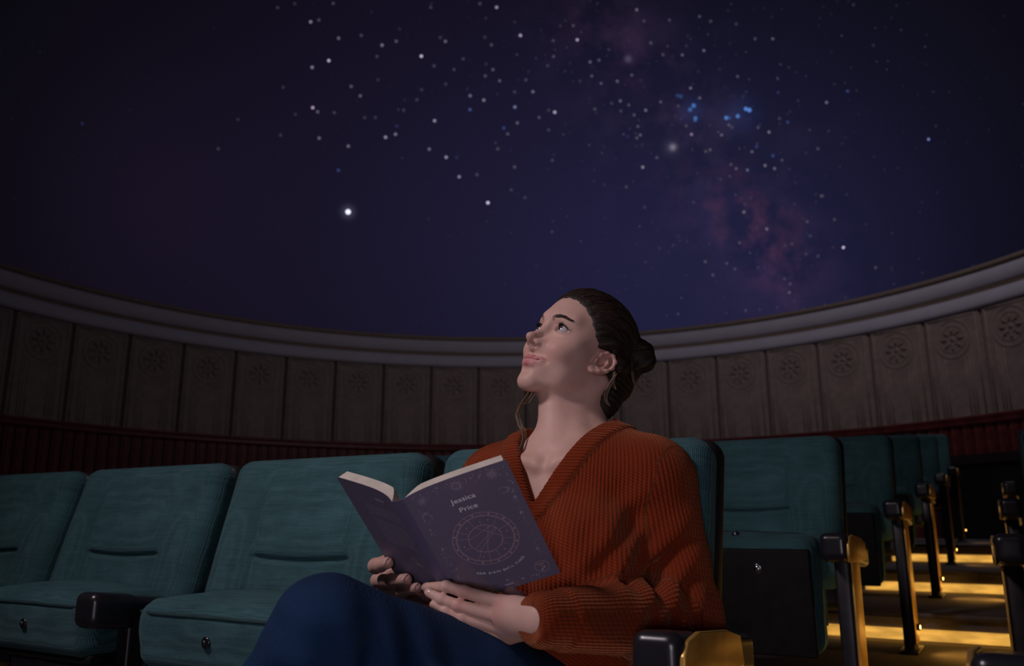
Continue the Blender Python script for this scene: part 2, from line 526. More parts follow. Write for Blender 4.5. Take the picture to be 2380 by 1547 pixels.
    c = k.node('ShaderNodeVectorMath', operation='SCALE'); c.inputs[0].default_value = (0.13, 0.13, 0.19)
    k.t.links.new(st.outputs[0], c.inputs['Scale'])
    acc = k.node('ShaderNodeVectorMath', operation='ADD', inp={0: acc, 1: c})
    b0 = k.node('ShaderNodeVectorMath', operation='ADD', inp={0: acc}); b0.inputs[1].default_value = tuple(base * .5)
    mx = k.node('ShaderNodeVectorMath', operation='MAXIMUM', inp={0: b0}); mx.inputs[1].default_value = (0, 0, 0)
    k.link(mx, 0, k.b, 'Emission Color'); k.b.inputs['Emission Strength'].default_value = 1.0
    k.m.cycles.emission_sampling = 'NONE'
    return k.m
dome = obj('ceiling', dome_mesh(), mat_dome())
tag(dome, 'planetarium dome with a projected night sky of stars and reddish milky way', 'dome', kind='structure')

# stars: round spots of light on the dome, each a small disc lying on its surface
def star_mat():
    k = NT('star_light'); k.base(0.5, spec=0, color=(0, 0, 0))
    oi = k.node('ShaderNodeObjectInfo')
    k.link(oi, 'Color', k.b, 'Emission Color'); k.b.inputs['Emission Strength'].default_value = 1.0; k.m.cycles.emission_sampling = 'NONE'
    return k.m
def disc_mesh():
    n = 14
    return mesh_from('star', [(math.cos(2*math.pi*i/n), math.sin(2*math.pi*i/n), 0) for i in range(n)], [tuple(range(n))], False)
SM = disc_mesh(); SM.materials.append(star_mat())
def star(px, py, b, col=(1.0, 0.93, 1.0), dia=6.8):
    P, n, d = dome_hit(px, py)
    o = obj('star', SM, None, dome)
    r = dia / 2 / F_PX * d
    o.location = P + n * 0.015
    o.scale = (r, r, r)
    o.rotation_euler = Vector(n).to_track_quat('Z', 'Y').to_euler()
    b = b * 0.85; o.color = (.008 + col[0] * b * .9, .008 + col[1] * b * .86, .022 + col[2] * b * 1.06, 1)
WHT, BLU, DBL, PNK = (1.0, 0.92, 1.0), (0.16, 0.45, 1.0), (0.22, 0.36, 0.95), (1.0, 0.82, 0.95)
# (x, y, brightness, tint) read off two enlargements of the sky
A = [(341,139,.28),(395,127,.07),(489,18,.06),(237,20,.03),(125,46,.04),(524,246,.16),(460,393,.62),(351,437,.26),(607,562,.11),(666,624,.13),(355,701,.55,PNK),(387,728,.12),
     (397,901,.16),(588,953,.19,PNK),(523,1111,.16,DBL),(832,895,.36),(897,875,.22),(905,822,.07,DBL),(809,292,.22),(902,266,.10),(1066,364,.75),(1224,267,.15),(1153,787,.36),(1118,973,.17),
     (1229,1026,.36),(1297,1028,.06,DBL),(1314,1154,.30),(1385,714,.26,DBL),(1386,623,.18),(1475,652,.24),(1559,44,.38),(1715,228,.50),(1679,697,.33,(.6,.72,1)),(1607,835,.17,DBL),(1695,801,.12),
     (1797,597,.17),(1940,731,.55),(1837,766,.10),(1579,525,.11),(1535,452,.10),(1525,290,.07),(1632,873,.09),(1677,1090,.09),(1567,971,.07),(1430,1140,.07),(1502,1324,.95),(1485,493,.08),(1482,240,.04),
     (673,228,.06),(950,718,.05),(1037,649,.05),(695,766,.04),(765,766,.04),(144,881,.04),(496,734,.05),(241,745,.03),(776,366,.05),(1149,428,.06),(1190,242,.04),(1280,451,.05),(1340,382,.05),(1128,44,.05),
     (1450,20,.06),(1930,262,.06),(1932,366,.08),(1751,519,.06),(1677,598,.05),(1893,426,.05),(1226,547,.04),(1068,584,.04),(783,519,.03),(1924,1046,.06),(1900,848,.06),(1900,718,.05),(1745,1290,.05),(1655,1240,.05),(161,567,.03)]
B = [(648,60,.18),(259,257,.55),(696,134,.07),(862,128,.07),(1060,104,.08),(1132,135,.07),(1300,153,.05),(1539,250,.12),(1424,250,.07),(1088,327,.16),(947,356,.13),(741,278,.09),(820,354,.08),(233,164,.08),
     (343,402,.15),(401,390,.10),(521,528,.14),(354,494,.10),(415,542,.11),(616,488,.10),(102,366,.07),(541,657,.16),(707,718,.20),(631,749,.10),(596,684,.09),(545,723,.07),(374,710,.08),(484,673,.06),
     (1001,573,.18),(1061,638,.13),(805,663,.11),(920,690,.07),(1309,497,.09),(1574,601,.10,DBL),(2029,593,.18,DBL),(1892,667,.20),(1637,796,.16,DBL),(1583,772,.06),(1515,861,.22),(1443,831,.09),
     (1252,814,.12),(1204,880,.15),(1272,830,.08),(1007,876,.30,PNK),(973,820,.08),(656,824,.10),(671,880,.13),(649,899,.10),(588,890,.07,DBL),(688,1091,.30),(780,1028,.09),(580,1220,.07),(1129,977,.11),
     (1100,988,.09),(1434,957,.16,DBL),(1403,990,.14),(1540,1016,.22,DBL),(1489,1080,.20),(1551,1100,.17),(1373,1110,.22,(.6,.7,1)),(1299,1101,.12),(1266,1073,.09),(1600,1045,.08),(1835,970,.08),
     (1350,1385,.20),(1858,1280,.10),(1500,1496,.20),(1021,1321,.05),(1690,1192,.06,DBL),(1765,1448,.09),(1945,1436,.06),(1355,1333,.05),(95,1045,.05),(700,1353,.05),(94,1514,.05),(8,767,.06),(72,848,.04)]
for e in A: star(600 + e[0] / 2.813, e[1] / 2.813, e[2], e[3] if len(e) > 3 else WHT)
for e in B: star(1250 + e[0] / 2.8125, e[1] / 2.8125, e[2], e[3] if len(e) > 3 else WHT, 6.2)
for x, y, b in ((808.5, 492, 1.6),): star(x, y, b, (0.96, 0.98, 1.0), 11.5)
for x, y, b, s in ((915,622,.10,9),(936,627,.14,9),(1021,688,.42,10),(998,714,.34,9),(1033,770,.40,9),(1031,782,.30,8),(1235,768,.55,9),(1256,768,.16,8),(1310,757,.50,9),(1363,709,.62,9),(1386,717,.62,10)):
    star(1250 + x / 2.8125, y / 2.8125, b, BLU, s)
for x, y, b, c in ((2160.5,323,.5,(.42,.58,1)),(1972,211,.14,DBL),(1923,237,.16,WHT),(189,286,.05,DBL),(506,345,.05,WHT),(552,277,.03,WHT),(1962,575,.85,WHT),(1913,455,.08,WHT),(1885,548,.06,WHT),(1941,509,.05,WHT),
                   (1640,608,.10,WHT),(1690,612,.08,WHT),(1658,639,.09,WHT),(1709,625,.07,WHT),(1720,564,.09,WHT),(1878,543,.06,BLU),(1842,566,.06,WHT),(1903,595,.07,WHT),(1875,590,.06,WHT),(1836,680,.13,WHT),(1734,722,.07,WHT),
                   (1577,730,.05,WHT),(2037,622,.08,WHT),(1838,660,.08,WHT),(1825,648,.07,PNK)):
    star(x, y, b, c, 6.2)
rs = random.Random(4)
for k in range(85):
    px = rs.gauss(1560, 300); py = abs(rs.gauss(180, 190))
    if not (640 < px < 2250 and py < 620): continue
    star(px, py, rs.choice((.015, .02, .03, .04)), rs.choice((WHT, WHT, (.6, .65, 1))), rs.uniform(4.5, 6.2))

# ---------------------------------------------------------------- stepped floor
def room_clip(poly):
    return poly
fl = MB()
U0, U1 = -7.5, 5.0
def plat(v0, v1, z, zb=-1.1):
    q = [UV(U0, v0, zb), UV(U1, v0, zb), UV(U1, v1, zb), UV(U0, v1, zb), UV(U0, v0, z), UV(U1, v0, z), UV(U1, v1, z), UV(U0, v1, z)]
    fl.add(q, [(0,3,2,1),(4,5,6,7),(0,1,5,4),(1,2,6,5),(2,3,7,6),(3,0,4,7)])
plat(-7, V_RISER, FZ(0))
for i in range(1, 6):
    plat(V_RISER + ROW_S * (i - 1), V_RISER + ROW_S * i if i < 5 else 12.0, FZ(i))
floor = obj('floor', fl.mesh('floor'), M_CARPET)
tag(floor, 'dark carpeted stepped seating tiers with a narrow aisle', 'floor', kind='structure')
# nosings with the amber strip lamp below each, across the aisle
M_NOSE = mat_plain('nosing_metal', (0.10, 0.09, 0.09), 0.5, 0.6)
def mat_led():
    k = NT('amber_strip'); k.base(0.5, color=(0.02, 0.01, 0.0))
    tc = k.node('ShaderNodeTexCoord')
    mp = k.node('ShaderNodeMapping', inp={'Vector': (tc, 'Object'), 'Scale': (9.0, 30.0, 40.0)})
    nz = k.node('ShaderNodeTexNoise', inp={'Vector': mp, 'Scale': 1.0, 'Detail': 3.0})
    k.b.inputs['Emission Color'].default_value = (1.0, 0.50, 0.085, 1)
    k.t.links.new(k.math('ADD', k.math('MULTIPLY', nz, 1.1), 0.18).outputs[0], k.b.inputs['Emission Strength'])
    k.m.cycles.emission_sampling = 'NONE'
    return k.m
M_LED = mat_led()
AMBER = (1.0, 0.50, 0.085)
for i in range(0, 5):
    v = V_RISER + ROW_S * i
    zt = FZ(i + 1)
    b = MB(); b.box(-0.75, 0.33, -0.035, 0.02, -0.018, 0.004)
    n = obj('trim_%d' % (3 + i), bevel_mesh(b.mesh('nosing'), 0.004, 2), M_NOSE, None, UV(0, v, zt), (0, 0, -TH))
    tag(n, 'metal step nosing with amber strip light, step %s of the aisle' % ('one', 'two', 'three', 'four', 'five')[i], 'nosing', kind='structure')
    b = MB(); b.box(-0.74, 0.32, -0.006, 0.0, FZ(i) - zt + 0.004, FZ(i) - zt + 0.046)
    obj('strip_light', b.mesh('strip_light'), M_LED, n)
    d = bpy.data.lights.new('step_strip_light', 'AREA'); d.shape = 'RECTANGLE'; d.size = 1.05; d.size_y = 0.012
    d.energy = 0.16; d.color = AMBER
    lo = bpy.data.objects.new('step_strip_light', d); lo.location = (-0.21, -0.012, FZ(i) - zt + .03); lo.rotation_euler = (math.radians(-70), 0, 0); lo.parent = n
    COL.objects.link(lo)
# dark boards standing in for the seats' shadow on the panelling at aisle end
a = math.atan2(4.25 - WX, 7.25 - WY)
b = MB(); b.box(-0.52, -0.44, -0.07, 0.0, -0.9, 0.5); b.box(0.44, 0.52, -0.07, 0, -0.9, 0.5); b.box(-0.52, 0.52, -0.07, 0, 0.44, 0.52)
shade_panel = obj('door_1', b.mesh('door_frame'), mat_plain('door_dark', (0.02, 0.012, 0.011), 0.5), None, (WX + math.sin(a) * (WR - .03), WY + math.cos(a) * (WR - .03), 0.08), (0, 0, -a))
tag(shade_panel, 'dark low doorway in the red panelling at the aisle end', 'door', kind='structure')
b = MB()
b.box(-0.44, 0.0, -0.045, -0.01, -0.9, 0.44)
obj('door_leaf', b.mesh('door_leaf'), mat_plain('door_leaf_dark', (0.006, 0.005, 0.005), 0.6), shade_panel)
b = MB(); b.box(0.004, 0.44, -0.045, -0.01, -0.9, 0.44)
obj('door_leaf', b.mesh('door_leaf'), bpy.data.materials['door_leaf_dark'], shade_panel)
# ------------------------------------------------------------------ theatre seats
M_TEAL = mat_fabric('teal_fabric', (0.021, 0.062, 0.070), (0.074, 0.185, 0.202))
M_SHELL = mat_plain('seat_shell', (0.016, 0.014, 0.015), 0.5, var=0.2)
M_BLACK = mat_plain('black_lacquer', (0.018, 0.016, 0.021), 0.28, spec=0.6, var=0.15)
M_POST = mat_plain('dark_steel', (0.035, 0.031, 0.036), 0.38, 0.4, var=0.2)
M_BRASS = mat_plain('bronze_plate', (0.62, 0.36, 0.085), 0.34, 0.45, var=0.25, scale=22, bump=0.05)
M_CHROME = mat_plain('chrome', (0.6, 0.6, 0.62), 0.18, 1.0, var=0.05)
M_PAN = mat_plain('seat_pan_board', (0.011, 0.010, 0.009), 0.7, spec=0.15, var=0.25)
M_PIPE = mat_plain('piping', (0.012, 0.04, 0.045), 0.8, var=0.2)
M_LENS = mat_emit('step_lens', (1.0, 0.55, 0.12), 22.0); M_LENS.cycles.emission_sampling = 'NONE'

REC = math.radians(14.5)       # recline of the back
BW, BL, BT = 0.258, 0.415, 0.085
def back_frame(P):
    return P
def sdf_back(P):               # x across, y forward(-)/backward(+), z up the back; origin bottom middle of the front face
    x, y, z = P[:, 0], P[:, 1], P[:, 2]
    d = sd_box(P, (0, BT / 2, BL / 2), (BW, BT / 2, BL / 2), 0.038)
    # gentle roll of the top and the padded head panel
    inner = 1 / (1 + np.exp((np.abs(x) - 0.128) / 0.006))
    head = 1 / (1 + np.exp(-(z - 0.200) / 0.006))
    d = d - 0.010 * inner * head * np.exp(-((z - 0.27) / 0.07) ** 2) / (1 + np.exp((y - 0.03) / 0.008))
    d = d - 0.008 * np.exp(-((np.abs(x) - 0.195) / 0.045) ** 2) / (1 + np.exp((z - 0.29) / 0.025)) / (1 + np.exp((y - 0.03) / 0.008))
    d = d + 0.006 * inner * (1 - head) / (1 + np.exp((y - 0.03) / 0.008))
    front = np.exp(-(y / 0.03) ** 2)
    d = d + (0.0065 - 0.004 / (1 + np.exp(-(z - 0.2) / 0.02))) * np.exp(-((np.abs(x) - 0.128 - 0.01 * (z - .2)) / 0.0055) ** 2) * front / (1 + np.exp((z - 0.33) / 0.01))
    d = d + 0.013 * np.exp(-((z - 0.200 + 0.006 * np.cos(x * 12)) / 0.0045) ** 2) * inner * front
    return d
Vb, Qb = sdf_mesh(sdf_back, (-.29, -.05, -.03), (.29, .12, .45), 0.0042)
ME_BACK = mesh_from('backrest', Vb, Qb); ME_BACK.materials.append(M_TEAL)
def sdf_shell(P):
    return sd_box(P, (0, 0.0705, BL / 2 - .022), (BW + .003, 0.0315, BL / 2 + .026), 0.024)
Vb, Qb = sdf_mesh(sdf_shell, (-.29, .01, -.09), (.29, .13, .45), 0.006)
ME_SHELL = mesh_from('back_shell', Vb, Qb); ME_SHELL.materials.append(M_SHELL)
# cushion: origin at its hinge (rear, lower edge); front at y=-.265
CW, CF = 0.206, 0.215
def sdf_cush(P):
    x, y, z = P[:, 0], P[:, 1], P[:, 2]
    d = sd_box(P, (0, -CF / 2, 0.028), (CW, CF / 2, 0.040), 0.030)
    d = smin(d, sd_box(P, (0, -CF + .050, 0.004), (CW, .050, .058), .034), 0.02)
    d = smin(d, sd_ell(P, (0, -0.110, 0.036), (0.19, 0.100, 0.048)), 0.03)
    r = np.sqrt((y + CF - 0.018) ** 2 + (z - 0.056) ** 2)
    d = d + 0.006 * np.exp(-(r / 0.006) ** 2) * (np.abs(x) < 0.20)
    return d
Vb, Qb = sdf_mesh(sdf_cush, (-.26, -.30, -.08), (.26, .03, .12), 0.004)
ME_CUSH = mesh_from('seat_cushion', Vb, Qb); ME_CUSH.materials.append(M_TEAL)
def on_cushion(p, out=0.0):
    p = np.asarray(p, np.float32)[None].copy()
    for _ in range(6):
        d = sdf_cush(p); g = np.array([(sdf_cush(p + np.eye(3, dtype=np.float32)[k] * .002) - d)[0] / .002 for k in range(3)]); g /= np.linalg.norm(g) + 1e-9
        p = p - (g * d[0]).astype(np.float32)
    return p[0] + g * out
pts = [(-CW - .004, -.05, .045), (-CW - .004, -CF + .06, .046), (-CW + .008, -CF + .008, .046), (-CW + .05, -CF - .004, .046)] + [(x, -CF - .004, .046) for x in (-.1, -.05, 0, .05, .1)] + [(CW - .05, -CF - .004, .046), (CW - .008, -CF + .008, .046), (CW + .004, -CF + .06, .046), (CW + .004, -.05, .045)]
b = MB(); b.tube([on_cushion(q, .0012) for q in pts], 0.0032, 6)
ME_PIPE = b.mesh('piping', True); ME_PIPE.materials.append(M_PIPE)
q0 = on_cushion((0, -CF - .01, .006)); yb = float(q0[1])
b = MB(); b.tube([(0, yb + .006, .006), (0, yb - .002, .006), (0, yb - .0035, .006)], [.0105, .0105, .008], 16); b.tube([(0, yb - .003, .006), (0, yb - .006, .006), (0, yb - .0075, .006)], [.005, .005, .002], 12)
ME_BTN = b.mesh('button', True); ME_BTN.materials.append(mat_plain('gunmetal', (.10, .10, .11), .22, .9, var=.1))
b = MB(); b.box(-CW + .006, CW - .006, -CF + .018, -.004, -.066, -.045)
ME_PAN = bevel_mesh(b.mesh('seat_pan'), 0.006); ME_PAN.materials.append(M_PAN)
b = MB(); b.tube([(.07, -CF + .055, -.065), (.07, -CF + .055, -.070), (.07, -CF + .055, -.072)], [.0085, .0085, .004], 12); b.ring((.07, -CF + .055, -.067), .009, .002, 'z', 16, 5)
ME_BOLT = b.mesh('bolt', True); ME_BOLT.materials.append(M_CHROME)
# arm: origin at floor below the arm front; top .515 at the front, sloping down to the rear
def sdf_arm(P):
    y = P[:, 1]
    Q = P.copy(); Q[:, 2] = P[:, 2] + 0.10 * y
    d = sd_box(Q, (0, 0.16, 0.488), (0.0285, 0.16, 0.028), 0.013)
    k = sd_box(Q, (0, 0.045, 0.486), (0.031, 0.045, 0.031), 0.016)
    return smin(d, k, 0.012)
Vb, Qb = sdf_mesh(sdf_arm, (-.05, -.02, .38), (.05, .43, .54), 0.003)
ME_ARM = mesh_from('armrest', Vb, Qb); ME_ARM.materials.append(M_BLACK)
b = MB()
for x0, x1, y0, y1, z0, z1 in ((-.018, .018, .085, .185, .0, .46),): b.box(x0, x1, y0, y1, z0, z1)
ME_POST = bevel_mesh(b.mesh('stanchion'), 0.007); ME_POST.materials.append(M_POST)
b = MB(); b.box(-.03, .03, .05, .24, 0, .012); ME_FOOT = bevel_mesh(b.mesh('foot_plate'), 0.004); ME_FOOT.materials.append(M_POST)
# aisle end: bronze side plate on the arm, upright plate, step light
def side_plate():
    prof = [(0.004, .452), (0.0, .470), (.004, .492), (.016, .507), (.06, .514), (.17, .505), (.226, .493), (.238, .455), (.230, .450), (.12, .450)]
    V = []; n = len(prof)
    for x in (0.0285, 0.036): V += [(x, y, z) for y, z in prof]
    Fc = [tuple(range(n))[::-1], tuple(range(n, 2 * n))] + [(i, (i + 1) % n, n + (i + 1) % n, n + i) for i in range(n)]
    return bevel_mesh(mesh_from('arm_side_plate', V, Fc, False), 0.0022, 2)
ME_SIDE = side_plate(); ME_SIDE.materials.append(M_BRASS)
b = MB(); b.add([(.019, .075, .03), (.025, .075, .03), (.025, .175, .03), (.019, .175, .03), (.019, .09, .47), (.025, .09, .47), (.025, .19, .47), (.019, .19, .47)], [(0,3,2,1),(4,5,6,7),(0,1,5,4),(1,2,6,5),(2,3,7,6),(3,0,4,7)])
ME_UP = bevel_mesh(b.mesh('end_plate'), 0.0018); ME_UP.materials.append(M_BRASS)
b = MB(); b.tube([(.021, .12, .085), (.034, .12, .085)], [.012, .0105], 14); b.ring((.034, .12, .085), .0095, .002, 'x', 16, 5)
ME_LAMP = b.mesh('step_light', True); ME_LAMP.materials.append(M_POST)
b = MB(); b.tube([(.033, .12, .085), (.0365, .12, .085)], [.0078, .005], 12); ME_LENSM = b.mesh('lens', True); ME_LENSM.materials.append(M_LENS)

def arm_parts(root, x, end=0, loc_row=1):
    """armrest with its post at local x; end=+1 / -1 adds the aisle-side bronze plate"""
    obj('armrest', ME_ARM, None, root, (x, 0, 0))
    p = obj('stanchion', ME_POST, None, root, (x, 0, 0))
    obj('foot_plate', ME_FOOT, None, p)
    if end:
        a = obj('arm_side_plate', ME_SIDE, None, root, (x, 0, 0)); a.scale = (end, 1, 1)
        e = obj('end_plate', ME_UP, None, root, (x, 0, 0)); e.scale = (end, 1, 1)
        l = obj('step_light', ME_LAMP, None, root, (x, 0, 0)); l.scale = (end, 1, 1)
        obj('lens', ME_LENSM, None, l)
        d = bpy.data.lights.new('step_lamp', 'SPOT'); d.energy = 0.7 if end > 0 else (2.0 if loc_row else 1.2); d.color = AMBER; d.shadow_soft_size = 0.012; d.spot_size = math.radians(150); d.spot_blend = 0.6
        lo = bpy.data.objects.new('step_lamp', d); COL.objects.link(lo); lo.parent = root
        lo.location = (x + end * 0.042, .12, .085)
        lo.rotation_euler = Vector((end, -0.15, -0.1)).to_track_quat('-Z', 'Y').to_euler()

def seat(u, row, label, tipped=False, sunk=0.0, dv=0.0, left_arm=True, right_arm=False, end=0, group=None):
    v = V_ARM + ROW_S * row + dv
    root = empty('theatre_seat', UV(u, v, FZ(row)), -TH)
    tag(root, label, 'seat', group)
    bk = obj('backrest', ME_BACK, None, root, (0, 0.203, 0.385), (-REC, 0, 0))
    obj('back_shell', ME_SHELL, None, bk)
    c = obj('seat_cushion', ME_CUSH, None, root, (0, 0.272, 0.437), (math.radians(-86), 0, 0) if tipped else (0, 0, 0))
    c.location.z -= sunk
    if tipped: c.location = (0, 0.195, 0.215); c.scale = (1, 1.35, 1)
    obj('piping', ME_PIPE, None, c)
    obj('button', ME_BTN, None, c)
    pn = obj('seat_pan', ME_PAN, None, c)
    if tipped: obj('bolt', ME_BOLT, None, c)
    if left_arm: arm_parts(root, -SEAT_W / 2 - (.034 if end < 0 else 0), end if end < 0 else 0, row)
    if right_arm: arm_parts(root, SEAT_W / 2, end if end > 0 else 0)
    return root
UC = U_EDGE - SEAT_W / 2
G1, G2, G3, G4 = 'seats in the front row', 'seats in the second row', 'aisle seats of the rear rows', 'seats across the aisle'
seat(UC, 0, 'teal theatre seat the woman is sitting in, bronze plate on its armrest', sunk=0.17, right_arm=True, end=1, group=G1)
seat(UC - SEAT_W, 0, 'empty teal seat next to the woman, behind the open book', group=G1)
seat(UC - 2 * SEAT_W, 0, 'empty teal seat two places from the woman, lacquered armrest before it', group=G1)
seat(UC - 3 * SEAT_W, 0, 'leftmost teal seat, cut by the picture edge', left_arm=False, group=G1)
seat(UC, 1, 'teal aisle seat tipped up right behind the woman, round bolt on its underside', True, right_arm=True, end=1, group=G2)
for k, t in ((1, 'teal second-row seat directly behind the chair of the woman'), (2, 'teal second-row seat showing between the chair of the woman and the empty seat beside it'), (3, 'teal second-row seat right behind the empty seat next to the woman'), (4, 'teal second-row seat top peeking out between the two larger empty front seats')):
    seat(UC - SEAT_W * k, 1, t, True, group=G2)
for r, t in ((2, 'third row'), (3, 'fourth row'), (4, 'fifth row'), (5, 'last row')):
    seat(UC, r, 'teal tipped-up aisle seat with amber-lit end plate, %s' % t, True, right_arm=True, end=1, group=G3)
UR = 0.004 + SEAT_W / 2
for r, t in ((0, 'nearest, big dark armrest in the bottom right corner'), (1, 'second from the front'), (2, 'third from the front'), (3, 'fourth from the front')):
    seat(UR, r, 'teal seat across the aisle, %s' % t, r > 0, end=-1, group=G4)
# ------------------------------------------------------------------ the woman
HS = 0.96
HO = np.array([0.1135, 1.392, 0.2915])
HR = np.array([[-0.477, -0.788, 0.389], [0.864, -0.502, 0.042], [0.162, 0.356, 0.920]])
_u, _s, _v = np.linalg.svd(HR); HR = _u @ _v
_a = math.radians(7.0); HR = HR @ np.array([[math.cos(_a), -math.sin(_a), 0], [math.sin(_a), math.cos(_a), 0], [0, 0, 1]])
def H2W(p): return HO + HS * (np.asarray(p, float) @ HR.T)
def W2H(P): return ((P - HO.astype(np.float32)) @ HR.astype(np.float32)) / HS
# torso frame: a = towards viewer right along the row, f = forward, h = up along the spine
TC = U(1322, 1070, 1.345)
LEAN = math.radians(10)
RT = np.array([CT, -ST, 0.0]); FT0 = np.array([-ST, -CT, 0.0])
HT = np.array([0, 0, 1.0]) * math.cos(LEAN) - FT0 * math.sin(LEAN)
FT = FT0 * math.cos(LEAN) + np.array([0, 0, 1.0]) * math.sin(LEAN)
TM = np.stack([RT, FT, HT], 1)
def T2W(p): return TC + np.asarray(p, float) @ TM.T
def W2T(P): return (P - TC.astype(np.float32)) @ TM.astype(np.float32)

EYE_C = np.array([0.031, 0.0655, 0.004]); EYE_R = 0.0128
def sdf_face(P0):
    """head in its own frame, mirrored in x"""
    P = P0.copy(); P[:, 0] = np.abs(P[:, 0])
    x, y, z = P[:, 0], P[:, 1], P[:, 2]
    d = sd_ell(P, (0, -.010, .031), (.0725, .092, .075))
    d = smin(d, sd_ell(P, (0, .018, -.022), (.0600, .062, .076)), .03)
    d = smin(d, sd_chain(P, [(.0475, -.004, -.050), (.0355, .038, -.080), (.010, .069, -.0945)], [.0125, .0115, .0130], .01), .028)
    d = smin(d, sd_ell(P, (0, .0745, -.0955), (.0135, .0125, .0125)), .022)
    d = smin(d, sd_ell(P, (.034, .036, -.052), (.021, .028, .026)), .030)          # soft lower cheek
    d = smin(d, sd_ell(P, (.044, .046, -.018), (.018, .020, .014)), .026)          # cheekbone
    d = smin(d, sd_ell(P, (.033, .0635, -.034), (.0165, .0165, .015)), .022)       # smiling cheek
    d = smin(d, sd_ell(P, (0, .066, -.064), (.031, .0235, .023)), .016)            # muzzle
    d = smin(d, sd_cone(P, (.012, .0755, .025), (.040, .0600, .028), .0085, .0060), .020)   # brow
    # sockets
    d = ssub(d, sd_ell(P, (.031, .0895, .003), (.0165, .0150, .0095)), .012)
    d = ssub(d, sd_ell(P, (.0150, .092, .006), (.006, .011, .011)), .010)
    d = smin(d, sd_ell(P, (.011, .080, -.032), (.011, .012, .013)), .012)
    # eyeball bulge with lids
    e = P - EYE_C.astype(np.float32)
    lid = np.sqrt((e * e).sum(1)) - (EYE_R + .0014)
    d = smin(d, lid, .006)
    d = ssub(d, sd_chain(P, [(.0205, .0790, .0120), (.0290, .0810, .0150), (.0380, .0760, .0135), (.0440, .0690, .0085)], [.0004, .0007, .0007, .0003], .002), .0030)
    # nose
    n = sd_chain(P, [(0, .0770, .014), (0, .0850, -.004), (0, .1005, -.0220)], [.0080, .0064, .0070], .006)
    n = smin(n, sd_ell(P, (0, .1045, -.0255), (.0086, .0092, .0078)), .005)
    n = smin(n, sd_ell(P, (.0100, .0930, -.0312), (.0056, .0082, .0056)), .007)
    n = smin(n, sd_cone(P, (0, .1040, -.0315), (0, .0930, -.0405), .0040, .005), .005)
    d = smin(d, n, .011)
    d = ssub(d, sd_cone(P, (.0058, .1020, -.0362), (.0082, .0945, -.0360), .0029, .0035), .0022)
    # lips (a closed smile: corners drawn out and up)
    ul = sd_chain(P, [(0, .0900, -.0578), (.0055, .0904, -.0568), (.016, .0852, -.0578), (.0235, .0803, -.0556), (.0308, .0755, -.0530)], [.0032, .0035, .0032, .0026, .0012], .003)
    ll = sd_chain(P, [(0, .0885, -.0682), (.011, .0865, -.0674), (.0215, .0808, -.0622), (.0300, .0752, -.0550)], [.0050, .0048, .0034, .0012], .004)
    d = smin(d, ul, .0045); d = smin(d, ll, .0050)
    d = ssub(d, sd_chain(P, [(0, .0960, -.0626), (.010, .0930, -.0627), (.020, .0858, -.0598), (.0262, .0828, -.0562)], [.0013, .0013, .0010, .0002], .002), .0016)
    d = ssub(d, sd_chain(P, [(.0180, .0915, -.0360), (.0270, .0870, -.0480), (.0345, .0790, -.0590)], [.0008, .0010, .0006], .004), .0080)
    d = ssub(d, sd_ell(P, (0, .0965, -.0815), (.014, .008, .004)), .010)
    d = ssub(d, sd_cone(P, (0, .1005, -.0465), (0, .0985, -.0520), .0015, .0018), .004)
    # ear
    E = np.array([.0705, .003, -.022])
    eb = np.array([.34, -.80, -.50]); eb /= np.linalg.norm(eb); eu = np.array([-.05, -.52, .85]); eu -= eb * (eu @ eb); eu /= np.linalg.norm(eu); eo = np.cross(eb, eu); eo = eo if eo[0] > 0 else -eo
    Q = ((P - E.astype(np.float32)) @ np.stack([eb, eu, eo], 1).astype(np.float32)) / 0.84
    near = (np.abs(Q).max(1) < .075)
    if near.any():
        q = Q[near]
        pl = sd_ell(q, (.007, .004, .0015), (.0200, .0290, .0055))
        pl = smin(pl, sd_ell(q, (.0, -.024, .0030), (.0088, .0095, .0048)), .006)
        hx = sd_chain(q, [(-.006, .002, .003), (-.010, .014, .0055), (-.005, .0265, .0080), (.008, .0325, .0100), (.0195, .0270, .0115), (.0250, .0130, .0115), (.0225, -.003, .0105), (.0130, -.0175, .0085), (.004, -.027, .005)],
                      [.0030, .0034, .0036, .0037, .0038, .0036, .0034, .0034, .0040], .006)
        ah = sd_chain(q, [(.005, .0215, .0065), (.0125, .0115, .0085), (.0120, -.004, .0080), (.0050, -.0135, .0070)], [.0026, .0034, .0036, .0036], .003)
        er = smin(smin(pl, hx, .0035), ah, .004)
        er = ssub(er, sd_ell(q, (.0025, .000, .0105), (.0085, .0115, .0085)), .004)
        er = ssub(er, sd_chain(q, [(.001, .0235, .012), (.0165, .0185, .0135), (.0195, .004, .0125)], [.0022, .0024, .0020], .002), .003)
        er = smin(er, sd_ell(q, (-.0075, -.0035, .0060), (.0036, .0058, .0040)), .003)
        dd = d[near]
        d[near] = smin(dd, er * 0.84, .005)
    # lid opening: an almond cut through the lid shell
    a = e[:, 0]; 
    op = np.sqrt((a / .0145) ** 2 + ((e[:, 2] - .0004 - .0012 * np.cos(a * 150)) / np.where(e[:, 2] > .0004, .0070, .0054)) ** 2)
    op = (op - 1) * .0046
    op = np.maximum(op, -(e[:, 1] - .003))
    op = np.maximum(op, np.sqrt((e * e).sum(1)) - .019)
    d = ssub(d, op, .0012)
    return d
